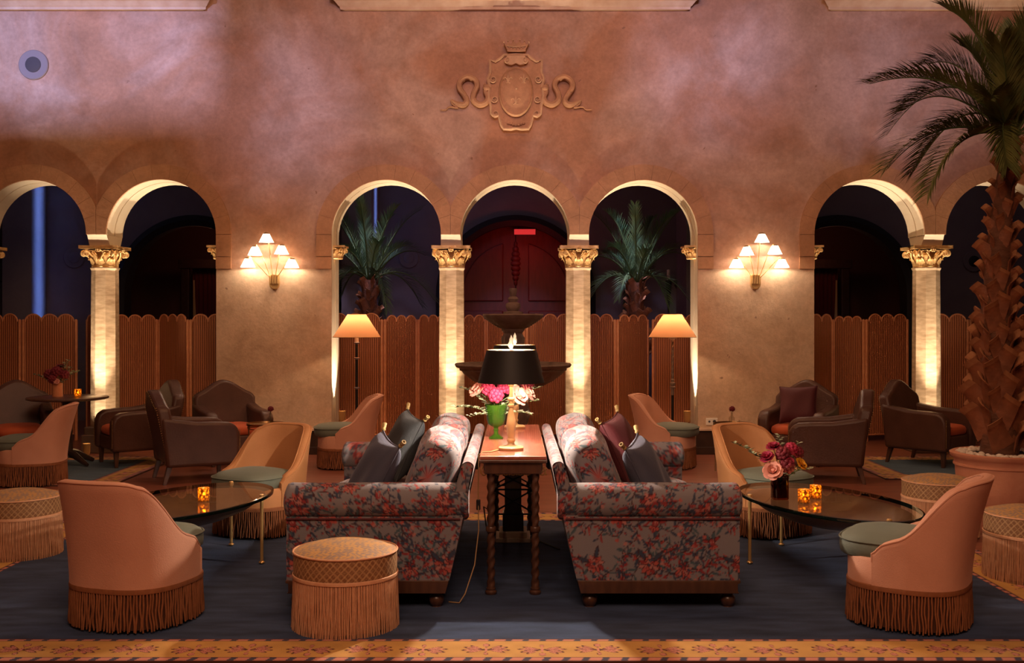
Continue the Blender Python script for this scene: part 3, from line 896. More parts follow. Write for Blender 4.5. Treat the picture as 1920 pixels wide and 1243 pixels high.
def border_color(u, q, wd):
    """carpet border; u along, q across from the inner edge (0) to the outer edge (wd)"""
    u = np.asarray(u); q = np.asarray(q)
    col = np.empty(u.shape + (3,), dtype=np.float32)
    col[:] = (0.50, 0.27, 0.075)
    n1 = np.sin(u * 31 + 3 * np.sin(u * 7.3)) * np.sin(q * 40 + u * 3)
    col *= (1 + 0.07 * n1)[..., None]
    PK = np.array((0.56, 0.22, 0.16)); DK = np.array((0.09, 0.022, 0.02)); NV = np.array((0.055, 0.05, 0.085))
    per = 0.28
    cell = np.floor(u / per); p = u - (cell + 0.5) * per; z = q - wd * 0.5
    flip = np.where(cell % 2 == 0, 1, -1); z = z * flip; p = p + 0.012 * np.sin(cell * 2.3)
    def ell(cx, cz, a, b, an):
        X = p / 0.86 - cx; Z = z / 1.35 - cz; c, s = math.cos(an), math.sin(an)
        d = np.sqrt(((X * c + Z * s) / a) ** 2 + ((-X * s + Z * c) / b) ** 2)
        o = (d < 1 + 0.0028 / b) & (d >= 1); i = d < 1
        col[o] = DK; col[i] = PK * 0.97
        col[i & (np.abs(-X * s + Z * c) < 0.0016)] = np.array((0.40, 0.13, 0.10))
    for s in (-1, 1):
        for k, (an, ln) in enumerate(((0.62, 0.036), (0.28, 0.046), (-0.05, 0.05), (-0.36, 0.04))):
            ell(s * (0.022 + ln * math.cos(an)), ln * math.sin(an), ln, 0.0085, s * an)
    ell(0, 0.052, 0.017, 0.015, 0); ell(0, 0.0, 0.008, 0.026, 0); ell(0, -0.045, 0.011, 0.011, 0)
    for lo, hi, pr in ((0.0, 0.036, 0.085), (wd - 0.062, wd, 0.092)):
        m = (q >= lo) & (q <= hi)
        ph = ((u + (q - lo) * 0.35) / pr) % 1
        col[m & (ph < 0.64)] = PK * 0.9
        col[m & (ph >= 0.64)] = NV
        e = m & ((np.abs(q - lo) < 0.006) | (np.abs(q - hi) < 0.006))
        col[e] = DK
    return np.clip(col, 0, 1)

def rug(name, label, x0, x1, y0, y1, bw, res, field):
    """x0..y1: the blue field; the border lies outside it"""
    t = thing(name, label, 'rug', ((x0 + x1) / 2, (y0 + y1) / 2, 0))
    cx, cy = (x0 + x1) / 2, (y0 + y1) / 2
    MB().box(x0 - cx, x1 - cx, y0 - cy, y1 - cy, 0.0, 0.014).build('field', field, t, smooth=False)
    def strip(ax, a0, a1, o, dirn, rs):
        nu = max(2, int((a1 - a0) / rs)); nv = max(4, int(bw / rs))
        u = np.linspace(a0, a1, nu); q = np.linspace(0, bw, nv)
        U, Q = np.meshgrid(u, q, indexing='ij')
        P = np.zeros((nu, nv, 3))
        if ax == 'x': P[..., 0] = U - cx; P[..., 1] = o + dirn * Q - cy
        else: P[..., 1] = U - cy; P[..., 0] = o + dirn * Q - cx
        P[..., 2] = 0.014
        c = border_color(U, Q, bw).reshape(-1, 3)
        m = MB().grid(P)
        # edge thickness
        b = m.build('border', 'rug_border', t, smooth=False, colors=c, recalc=False)
        return b
    strip('x', x0 - bw, x1 + bw, y0, -1, res)
    strip('x', x0 - bw, x1 + bw, y1, 1, res * 2)
    strip('y', y0, y1, x0, -1, res * 2)
    strip('y', y0, y1, x1, 1, res * 2)
    e = bw
    MB().box(x0 - e - cx, x1 + e - cx, y0 - e - cy, y0 - cy, 0, 0.0125).box(x0 - e - cx, x1 + e - cx, y1 - cy, y1 + e - cy, 0, 0.0125).box(x0 - e - cx, x0 - cx, y0 - cy, y1 - cy, 0, 0.0125).box(x1 - cx, x1 + e - cx, y0 - cy, y1 - cy, 0, 0.0125).build('backing', 'fringe_core', t, smooth=False)
rug('area_rug', 'large blue rug with a flowered yellow border under the sofas', -3.23, 2.86, 5.305, 8.44, 0.345, 0.0055, 'rug_blue')
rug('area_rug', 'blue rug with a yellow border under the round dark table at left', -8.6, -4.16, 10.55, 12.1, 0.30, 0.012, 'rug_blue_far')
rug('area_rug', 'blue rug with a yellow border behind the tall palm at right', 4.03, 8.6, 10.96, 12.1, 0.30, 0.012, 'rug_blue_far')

# ================================================================== slipper chairs
def se(th, a, b, e=2.7):
    """superellipse point; th measured from the back (+Y)"""
    s, c = math.sin(th), math.cos(th)
    return (a * math.copysign(abs(s) ** (2 / e), s), b * math.copysign(abs(c) ** (2 / e), c))

SA, SB = 0.312, 0.302
def fringe(parent, a, b, e, z0, z1, n, r, wob, mcord, mcore, seed, wave=True, segs=6, sides=5, band=0.03):
    rg = random.Random(seed)
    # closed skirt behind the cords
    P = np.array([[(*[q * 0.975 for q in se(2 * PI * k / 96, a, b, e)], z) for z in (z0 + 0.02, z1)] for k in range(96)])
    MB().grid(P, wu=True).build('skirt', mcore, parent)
    # arc-length spaced cords
    pts = [se(2 * PI * k / 720, a, b, e) for k in range(721)]
    L = [0]
    for k in range(720): L.append(L[-1] + math.dist(pts[k], pts[k + 1]))
    m = MB(); j = 0
    for k in range(n):
        d = L[-1] * (k + 0.25 * rg.random()) / n
        while L[j + 1] < d: j += 1
        x, y = pts[j]; tx, ty = pts[j + 1][0] - pts[j][0], pts[j + 1][1] - pts[j][1]
        l = math.hypot(tx, ty); tx, ty = tx / l, ty / l; nx, ny = ty, -tx
        if nx * x + ny * y < 0: nx, ny = -nx, -ny
        ph = rg.random() * 6; am = wob * (0.4 + rg.random()); drift = wob * 1.2 * (rg.random() - 0.5); lo = z0 + (0.008 + 0.012 * rg.random() if wave else 0.004 * rg.random())
        path = []; rad = []
        for i in range(segs + 1):
            t = i / segs
            o = am * math.sin(ph + t * 7) * min(1, t * 2) + drift * t
            q = 0.004 * math.sin(ph * 2 + t * 5) * t + 0.006 * t
            path.append((x + tx * o + nx * q, y + ty * o + ny * q, z1 + (lo - z1) * t)); rad.append(r * (1 if i < segs else 0.8))
        m.tube(path, rad, sides, cap=False)
    stuff(m.build('fringe', mcord, parent, angle=0, recalc=False))
    # braid heading
    P = np.array([[(*[q * (1 + dd) for q in se(2 * PI * k / 96, a, b, e)], z) for dd, z in ((0.0, z1 - band * 0.4), (0.022, z1 - band * 0.3), (0.026, z1 + band * 0.1), (0.02, z1 + band * 0.5), (0.0, z1 + band * 0.6))] for k in range(96)])
    MB().grid(P, wu=True).build('braid', mcord, parent)

def cushion_shape(a, b, z0, z1, e=2.6, dome=0.02, n=72, yc=0.0, back_cut=None):
    """round seat cushion: outline superellipse, boxed edge with soft top"""
    prof = [(0.0, z0), (0.93, z0), (0.985, z0 + 0.012), (1.0, z0 + (z1 - z0) * 0.45), (0.995, z1 - 0.03), (0.96, z1 - 0.008), (0.85, z1 + dome * 0.35), (0.6, z1 + dome * 0.8), (0.3, z1 + dome), (0.0, z1 + dome)]
    P = np.zeros((len(prof), n, 3))
    for i, (s, z) in enumerate(prof):
        for k in range(n):
            x, y = se(2 * PI * k / n, a, b, e)
            y2 = y * s + yc
            if back_cut is not None: y2 = min(y2, back_cut)
            P[i, k] = (x * s, y2, z)
    return MB().grid(P, wv=True)

def make_slipper(velvet, label, loc, rz, seed=1):
    t = thing('slipper_chair', label, 'chair', loc, rz, 'fringed velvet slipper chairs')
    T = R(107); nu = 72
    ZB = 0.235
    cols = []
    def top(th):
        q = abs(th) / T
        z = 0.80 - 0.03 * (q / 0.42) ** 4 if q < 0.42 else 0.77
        if q >= 0.42:
            z = 0.77 + (0.465 - 0.77) * sm(0.42, 0.93, q) - (0.05 * sm(0.9, 1.0, q))
        return z
    def place(th, z, off):
        k = max(0, (z - ZB) / (0.8 - ZB))
        x, y = se(th, SA - off, SB - off)
        cb = max(0, math.cos(th))
        x *= 1 + 0.02 * k
        return (x, y + 0.115 * k ** 1.6 * cb ** 0.7 - (0.0 if off == 0 else 0.0), z)
    thick = 0.06
    nz = 16
    for i in range(nu + 1):
        th = -T + 2 * T * i / nu
        zt = top(th); row = []
        for j in range(nz + 1): row.append(place(th, ZB + (zt - 0.025 - ZB) * j / nz, 0))
        for j in range(1, 6):
            a = PI * j / 6
            row.append(place(th, zt - 0.025 + 0.025 * math.sin(a), thick * (1 - math.cos(a)) / 2))
        for j in range(nz + 1):
            row.append(place(th, zt - 0.025 + (0.36 - zt + 0.025) * j / nz, thick))
        cols.append(row)
    m = MB().grid(np.array(cols))
    n = len(cols[0])
    # rounded front ends
    for side, row in ((0, cols[0]), (1, cols[-1])):
        o = len(m.v); m.v += [tuple(p) for p in row]; m.f.append(tuple(range(o, o + n)))
    sh = m.build('shell_back', velvet, t, angle=50)
    # piping along the top edge
    pts = [cols[i][nz + 1] for i in range(nu + 1)]
    pts = [pts[0][:2] + (0.36,)] + pts + [pts[-1][:2] + (0.36,)]
    MB().tube(pts, 0.006, 6).build('piping', velvet, t)
    MB().tube([cols[i][nz + 5] for i in range(nu + 1)], 0.005, 6).build('piping', velvet, t)
    # seat base drum
    P = np.array([[(*[q * s for q in se(2 * PI * k / 80, SA, SB)], z) for s, z in ((0, ZB - 0.01), (0.985, ZB - 0.01), (0.985, 0.36), (0.95, 0.375), (0, 0.375))] for k in range(80)])
    MB().grid(P, wu=True).build('seat_base', velvet, t)
    cu = cushion_shape(0.268, 0.265, 0.362, 0.462, 3.0, 0.035, yc=-0.075, back_cut=0.235).build('seat_cushion', 'velvet_green', t, angle=60)
    MB().tube([(q[0], min(q[1] - 0.075, 0.235), 0.447) for q in [se(2 * PI * k / 64, 0.268, 0.265, 3.0) for k in range(65)]], 0.005, 6, cap=False).build('cushion_piping', 'velvet_green', cu)
    fringe(t, SA * 0.985, SB * 0.985, 2.7, 0.014, ZB - 0.01, 128, 0.0058, 0.0042, 'fringe_brown', 'fringe_core', seed)
    MB().lathe([(0, 0.0135), (0.2, 0.0135), (0.2, 0.05), (0, 0.05)], 20).build('foot_ring', 'ebony', t)
    return t

sc0 = make_slipper('velvet_peach', 'peach slipper chair at front left, seen from behind, brown cord fringe', (-2.0, 5.68, 0.0), R(162))
dup(sc0, (2.10, 5.66, 0), R(-122), 'peach slipper chair at front right with its green seat turned to the glass table')
dup(sc0, (sx(62, 10.45), 10.45, -0.014), R(-78), 'peach slipper chair at the left edge in front of the leather armchair')
dup(sc0, (sx(648, 11.65), 11.65, -0.014), R(-78), 'peach slipper chair under the left floor lamp, facing left')
dup(sc0, (sx(1250, 11.65), 11.65, -0.014), R(66), 'peach slipper chair under the right floor lamp, facing right')
sc1 = make_slipper('velvet_gold', 'golden slipper chair facing us behind the left glass table', (sx(487, 8.0), 8.0, 0), R(-26), 5)
dup(sc1, (sx(1434, 8.0), 8.0, 0), R(30), 'golden slipper chair facing us behind the flower vase on the right glass table')

# ================================================================== fringed ottomans
def make_ottoman(label, loc):
    t = thing('fringed_ottoman', label, 'ottoman', loc, 0, 'fringed round ottomans')
    r = 0.268
    DK = np.array((0.20, 0.085, 0.032)); LT = np.array((0.42, 0.24, 0.11)); GD = np.array((0.46, 0.235, 0.065)); GY = np.array((0.24, 0.155, 0.11))
    nu, nv = 300, 22
    P = np.zeros((nu, nv, 3)); C = np.zeros((nu, nv, 3))
    for i in range(nu):
        a = 2 * PI * i / nu
        for j in range(nv):
            z = 0.285 + 0.12 * j / (nv - 1)
            rr = r * (1 - 0.012 * (abs(j - nv / 2) / (nv / 2)) ** 4)
            P[i, j] = (rr * math.cos(a), rr * math.sin(a), z)
            u = a / (2 * PI) * 46; v = (z - 0.285) / 0.038
            d1 = abs(((u + v) % 1) - 0.5); d2 = abs(((u - v) % 1) - 0.5)
            k = max(0, min(1, (0.14 - min(d1, d2)) / 0.06))
            c = DK * (1 - k) + LT * k
            if d1 > 0.4 and d2 > 0.4: c = LT * 0.7
            C[i, j] = c
    MB().grid(P, wu=True).build('side_band', 'ottoman_weave', t, colors=C.reshape(-1, 3), recalc=False)
    nr = 36
    P = np.zeros((nu, nr, 3)); C = np.zeros((nu, nr, 3))
    rg = np.random.RandomState(4)
    for j in range(nr):
        q = j / (nr - 1)
        rr = r * (1 - q)
        for i in range(nu):
            a = 2 * PI * i / nu
            x, y = rr * math.cos(a), rr * math.sin(a)
            z = 0.405 + 0.045 * (1 - (1 - q) ** 2.6)
            P[i, j] = (x, y, z)
            k = 0.5 + 0.5 * math.sin(x * 130 + 2.2 * math.sin(y * 90)) * math.sin(y * 120 + 2 * math.sin(x * 75))
            k = sm(0.35, 0.65, k)
            C[i, j] = GD * (1 - k) + GY * k
    MB().grid(P, wu=True).build('top_cushion', 'ottoman_weave', t, colors=C.reshape(-1, 3), recalc=False)
    MB().tube([(r * math.cos(2 * PI * k / 64), r * math.sin(2 * PI * k / 64), 0.405) for k in range(65)], 0.0055, 6, cap=False).build('piping', 'fringe_peach', t)
    fringe(t, r * 1.0, r * 1.0, 2.0, 0.012, 0.282, 300, 0.0026, 0.0014, 'fringe_peach', 'fringe_peach_core', 3, wave=False, segs=4, sides=4, band=0.02)
    return t
ot = make_ottoman('fringed ottoman standing before the left sofa arm at the front', (sx(648, 5.56), 5.56, 0))
dup(ot, (sx(36, 7.25), 7.25, 0), 0.4, 'fringed ottoman at the left edge, beside the front left slipper chair')
dup(ot, (sx(1762, 7.95), 7.95, 0), 0.9, 'fringed ottoman between the right glass table and the terracotta pot')
dup(ot, (sx(1932, 6.6), 6.6, 0), 1.4, 'fringed ottoman at the right edge behind the front right slipper chair')

# ================================================================== sofas (built facing +X; mirrored copy faces -X)
def sofa(sg, label):
    """sg=+1: right sofa, its back towards the console, facing +X"""
    t = thing('sofa', label, 'sofa', (0, 5.86, 0), 0, 'flowered sofas back to back')
    S = lambda x: sg * x
    LN = 2.16
    uo = 0.0 if sg > 0 else 0.37
    def put(name, P, U, V, parent=t, wu=False, wv=False):
        P = np.array(P, dtype=float); P[..., 0] *= sg
        c = sample(U + uo, V).reshape(-1, 3)
        m = MB().grid(P, wu, wv)
        return m.build(name, 'botanical', parent, colors=c, recalc=True, angle=60)
    def res(l, r): return max(2, int(l / r))
    # outside back: raked panel from base (x=.35,z=.17) to the rolled top (x=.205,z=.80)
    bx0, bz0, bx1, bz1 = 0.35, 0.17, 0.215, 0.79
    nu, nv = res(LN, 0.012), 70
    yy = np.linspace(0, LN, nu); ss = np.linspace(0, 1, nv)
    Y, Sv = np.meshgrid(yy, ss, indexing='ij')
    P = np.stack([bx0 + (bx1 - bx0) * Sv, Y, bz0 + (bz1 - bz0) * Sv], -1)
    put('back_panel', P, Y, Sv * 0.65)
    # rolled top of the back and its inner face, one wrapped sheet
    prof = [(bx1 + 0.0, bz1)]
    for k in range(15):
        a = PI - PI * k / 14
        prof.append((bx1 + 0.035 + 0.035 * math.cos(a), bz1 + 0.032 * math.sin(a)))
    prof += [(0.30, 0.72), (0.36, 0.56), (0.42, 0.40)]
    dens = []
    for (a, b), (c_, d) in zip(prof[:-1], prof[1:]):
        k = max(1, int(math.hypot(c_ - a, d - b) / 0.012))
        dens += [(a + (c_ - a) * i / k, b + (d - b) * i / k) for i in range(k)]
    dens.append(prof[-1])
    dl = np.cumsum([0] + [math.hypot(dens[i + 1][0] - dens[i][0], dens[i + 1][1] - dens[i][1]) for i in range(len(dens) - 1)])
    P = np.array([[(x, y, z) for x, z in dens] for y in yy])
    Yg, Dg = np.meshgrid(yy, dl, indexing='ij')
    put('back_roll', P, Yg, Dg + 0.65)
    # end faces of the back
    for y in (0.0, LN):
        poly = [(bx0, bz0)] + dens + [(0.45, bz0)]
        m = MB(); xs = np.linspace(0, 1, 26)
        P = []
        outer = [(bx0 + (bx1 - bx0) * q, bz0 + (bz1 + 0.03 - bz0) * q) for q in np.linspace(0, 1, 60)]
        inner = [(max(bx1 + 0.07, 0.45 - 0.165 * max(0, (z - 0.17) / 0.62)), z) for x, z in outer]
        P = np.array([[(a[0] + 0.002 + (b[0] - a[0]) * s, y + (0.005 if y == 0 else -0.005), a[1] - (0.028 * (2 * s - 1) ** 2 if a[1] > bz1 else 0)) for s in xs] for a, b in zip(outer, inner)])
        put('back_end', P, P[..., 0] * 1.0 + 0.3, P[..., 2])
    # arms: upright panel with a fat roll on top
    for yi, (y0, dr, rs) in enumerate(((0.0, 1, 0.0065), (LN, -1, 0.014))):
        x0, x1 = 0.345, 1.245
        zt = 0.52
        nu, nv = res(x1 - x0, rs), res(zt - 0.17, rs)
        X, Z = np.meshgrid(np.linspace(0, 1, nu), np.linspace(0.17, zt, nv), indexing='ij')
        xl = bx0 + (bx1 - bx0) * (Z - bz0) / (bz1 - bz0)
        XX = xl + (x1 - xl) * X
        P = np.stack([XX, np.full_like(X, y0), Z], -1)
        put('arm_panel', P, XX + 0.1 + yi * 0.3, Z + 0.12)
        P2 = P.copy(); P2[..., 1] = y0 + dr * 0.16
        if rs > 0.01: put('arm_panel', P2, XX, Z)
        else:
            P2 = P2[::3, ::3]; put('arm_panel', P2, P2[..., 0], P2[..., 2])
        # front end of the arm
        ny = res(0.16, 0.012)
        Yg, Zg = np.meshgrid(np.linspace(0, 0.16, ny) * dr + y0, np.linspace(0.17, zt, 30), indexing='ij')
        put('arm_front', np.stack([np.full_like(Yg, x1), Yg, Zg], -1), Yg, Zg)
        # roll
        rr = 0.103; zc = 0.592; yc = y0 + dr * (rr - 0.022)
        na = res(2 * PI * rr, rs * 1.3)
        xs = np.linspace(0.245, x1 + 0.012, res(1.0, rs))
        ang = np.linspace(0, 2 * PI, na, endpoint=False)
        Xg, Ag = np.meshgrid(xs, ang, indexing='ij')
        # soft shoulders at the ends of the roll
        e = np.clip(np.minimum((Xg - xs[0]) / 0.03, (xs[-1] - Xg) / 0.03), 0, 1)
        k = rr * (0.80 + 0.20 * np.sqrt(1 - (1 - e) ** 2))
        k = k * (1 + 0.012 * np.sin(Xg * 9 + Ag))
        P = np.stack([Xg, yc - dr * k * np.cos(Ag) * 0.95, zc + k * np.sin(Ag)], -1)
        put('arm_roll', P, Xg + 0.45 + yi * 0.2, Ag * rr + 0.05, wv=True)
        for xe in (xs[0], xs[-1]):
            q = np.linspace(0, 1, 14)
            Q, A2 = np.meshgrid(q, np.linspace(0, 2 * PI, 60, endpoint=False), indexing='ij')
            P = np.stack([xe + (0.018 * (1 - Q ** 2) if xe > 0.5 else 0 * Q), yc + 0.8 * rr * Q * np.cos(A2) * 0.95, zc + 0.8 * rr * Q * np.sin(A2)], -1)
            put('arm_end', P, P[..., 1], P[..., 2], wv=True)
        MB().tube([(S(x), y0 - dr * 0.004, 0.507) for x in np.linspace(0.29, x1 + 0.004, 12)], 0.006, 6).build('welt', 'burgundy_velvet', t)
    # seat platform front
    Yg, Zg = np.meshgrid(np.linspace(0.14, LN - 0.14, 100), np.linspace(0.17, 0.33, 16), indexing='ij')
    put('front_rail', np.stack([np.full_like(Yg, 1.22), Yg, Zg], -1), Yg, Zg)
    m = MB().box(min(S(0.36), S(1.22)), max(S(0.36), S(1.22)), 0.1, LN - 0.1, 0.16, 0.32)
    m.build('platform', 'burgundy_velvet', t, smooth=False)
    # wooden plinth and turned feet
    m = MB()
    pl = [(0.352, 0.17), (1.25, 0.17), (1.25, 0.155), (1.235, 0.15), (1.235, 0.105), (1.245, 0.098), (0.372, 0.098)]
    m.prism([(S(a), b) for a, b in pl], lambda a, b, d: (a, d, b), -0.006, LN + 0.006)
    m.build('plinth', 'dark_wood', t, smooth=False, bevel=0.003)
    f0 = None
    for x in (0.425, 1.19):
        for y in (0.06, LN - 0.06):
            if f0 is None:
                f0 = MB().lathe([(0.026, 0.0), (0.030, 0.006), (0.030, 0.012), (0.026, 0.016), (0.036, 0.03), (0.043, 0.05), (0.041, 0.066), (0.03, 0.078), (0.026, 0.083), (0.034, 0.088), (0.034, 0.098)], 20).build('foot', 'dark_wood', t)
                f0.location = (S(x), y, 0)
            else:
                rep('foot', f0, t, Matrix.Translation((S(x), y, 0)))
    return t

def soft_block(cx, cy, cz, hx, hy, hz, lean, rs, name, label, sg, uo, e=0.28, cat='cushion', group=None, sag=0.0):
    """loose boxed cushion in the flowered print; lean = tilt about Y towards the back"""
    nu, nv = int(2 * (hx + hz) * 2 / rs), int(2 * hy / rs) + 20
    P = np.zeros((nu, nv, 3)); U = np.zeros((nu, nv)); V = np.zeros((nu, nv))
    ph = np.linspace(0, 2 * PI, nu, endpoint=False); th = np.linspace(-PI / 2, PI / 2, nv)
    PH, THT = np.meshgrid(ph, th, indexing='ij')
    sp = lambda c, k: np.sign(c) * np.abs(c) ** k
    cx_ = sp(np.cos(PH), e * 1.9) * sp(np.cos(THT), e); cz_ = sp(np.sin(PH), e * 1.9) * sp(np.cos(THT), e); cy_ = sp(np.sin(THT), e)
    bul = 1 + 0.06 * np.cos(cy_ * PI / 2)
    X = hx * cx_ * bul; Y = hy * cy_; Z = hz * cz_ * bul - sag * (1 - cy_ ** 2) * 0.02
    X = X + 0.012 * np.sin(Y * 11 + Z * 7)
    c, s = math.cos(lean), math.sin(lean)
    X2 = X * c - Z * s; Z2 = X * s + Z * c
    P = np.stack([sg * (cx + X2), cy + Y, cz + Z2], -1)
    end = np.abs(cy_) > 0.97
    U = np.where(end, X, Y) + uo; V = np.where(end, Z, (PH / (2 * PI)) * (4 * (hx + hz)) * 0.9)
    col = sample(U, V).reshape(-1, 3)
    o = MB().grid(P, wu=True).build(name, 'botanical', None, colors=col, angle=70)
    return tag(o, label, cat, group)

def square_pillow(label, material, center, normal, spin, w=0.5, th=0.085, group=None, tassels=True):
    t = thing('throw_pillow', label, 'pillow', center, 0, group)
    n = Vector(normal).normalized()
    t.rotation_mode = 'QUATERNION'
    q = n.to_track_quat('Y', 'Z')
    t.rotation_quaternion = q @ Quaternion((0, 1, 0), spin)
    k = 26
    front = np.zeros((k, k, 3)); back = np.zeros((k, k, 3))
    for i in range(k):
        for j in range(k):
            u, v = -1 + 2 * i / (k - 1), -1 + 2 * j / (k - 1)
            pin = 1 - 0.085 * (1 - abs(u) ** 2) * abs(v) ** 3; pin2 = 1 - 0.085 * (1 - abs(v) ** 2) * abs(u) ** 3
            x, z = w / 2 * u * pin2, w / 2 * v * pin
            d = th * ((1 - u ** 4) * (1 - v ** 4)) ** 0.55 * (1 + 0.08 * math.sin(u * 5 + v * 3))
            front[i, j] = (x, d, z); back[i, j] = (x, -d, z)
    m = MB().grid(front).grid(back)
    bm_o = m.build('cover', material, t, angle=0)
    bm = bmesh.new(); bm.from_mesh(bm_o.data); bmesh.ops.remove_doubles(bm, verts=bm.verts, dist=1e-5)
    bmesh.ops.recalc_face_normals(bm, faces=bm.faces); bm.to_mesh(bm_o.data); bm.free()
    edge = [front[i, 0] for i in range(k)] + [front[k - 1, j] for j in range(1, k)] + [front[i, k - 1] for i in range(k - 2, -1, -1)] + [front[0, j] for j in range(k - 2, -1, -1)]
    MB().tube([tuple(p) for p in edge], 0.005, 6, cap=False).build('piping', material, t)
    if tassels:
        b0 = None
        for sx_, sz_ in ((1, 1), (-1, 1), (1, -1), (-1, -1)):
            a = math.atan2(sx_, sz_)
            mt = Matrix.Translation((sx_ * w / 2, 0, sz_ * w / 2)) @ Matrix.Rotation(a, 4, 'Y') @ Matrix.Scale(0.8, 4)
            if b0 is None:
                m = MB().ball((0, 0, 0.012), 0.017, 10, 6)
                for q in range(14):
                    an = 2 * PI * q / 14
                    m.tube([(0.006 * math.cos(an), 0.006 * math.sin(an), 0.02), (0.012 * math.cos(an), 0.012 * math.sin(an), 0.04), (0.013 * math.cos(an), 0.013 * math.sin(an), 0.068)], 0.005, 5)
                b0 = m.build('tassel', 'tassel_gold', t); b0.matrix_local = mt
            else:
                rep('tassel', b0, t, mt)
    return t

for sg, side in ((1, 'right'), (-1, 'left')):
    sofa(sg, 'flowered sofa with rolled arms on the %s of the console table' % side)
    for k, (y, where) in enumerate(((6.49, 'near'), (7.39, 'far'))):
        soft_block(0.80, y, 0.395, 0.425, 0.445, 0.075, 0.0, 0.012, 'seat_cushion', '%s flowered seat cushion of the %s sofa' % (where, side), sg, 0.2 * k, 0.25, group='loose sofa seat cushions')
        soft_block(0.475, y, 0.70, 0.125, 0.43, 0.235, 0.32, 0.0085, 'back_cushion', '%s puffy flowered back cushion of the %s sofa' % (where, side), sg, 0.31 * k + 0.1, 0.34, group='loose sofa back cushions')
square_pillow('navy velvet pillow with gold tassels on the right sofa, nearest us', 'navy_velvet', (0.785, 6.19, 0.69), (0.88, -0.28, 0.42), 0.10, 0.46, group='tasselled sofa pillows')
square_pillow('navy velvet pillow with gold tassels on the left sofa, nearest us', 'navy_velvet', (-0.81, 6.19, 0.695), (-0.86, -0.32, 0.42), -0.10, 0.48, group='tasselled sofa pillows')
square_pillow('charcoal tasselled pillow at the far end of the left sofa', 'charcoal_velvet', (-0.775, 7.42, 0.73), (-0.86, -0.35, 0.42), -0.1, 0.46, group='tasselled sofa pillows')
square_pillow('burgundy tasselled pillow at the far end of the right sofa', 'burgundy_velvet', (0.765, 7.40, 0.715), (0.86, -0.35, 0.42), 0.1, 0.46, group='tasselled sofa pillows')

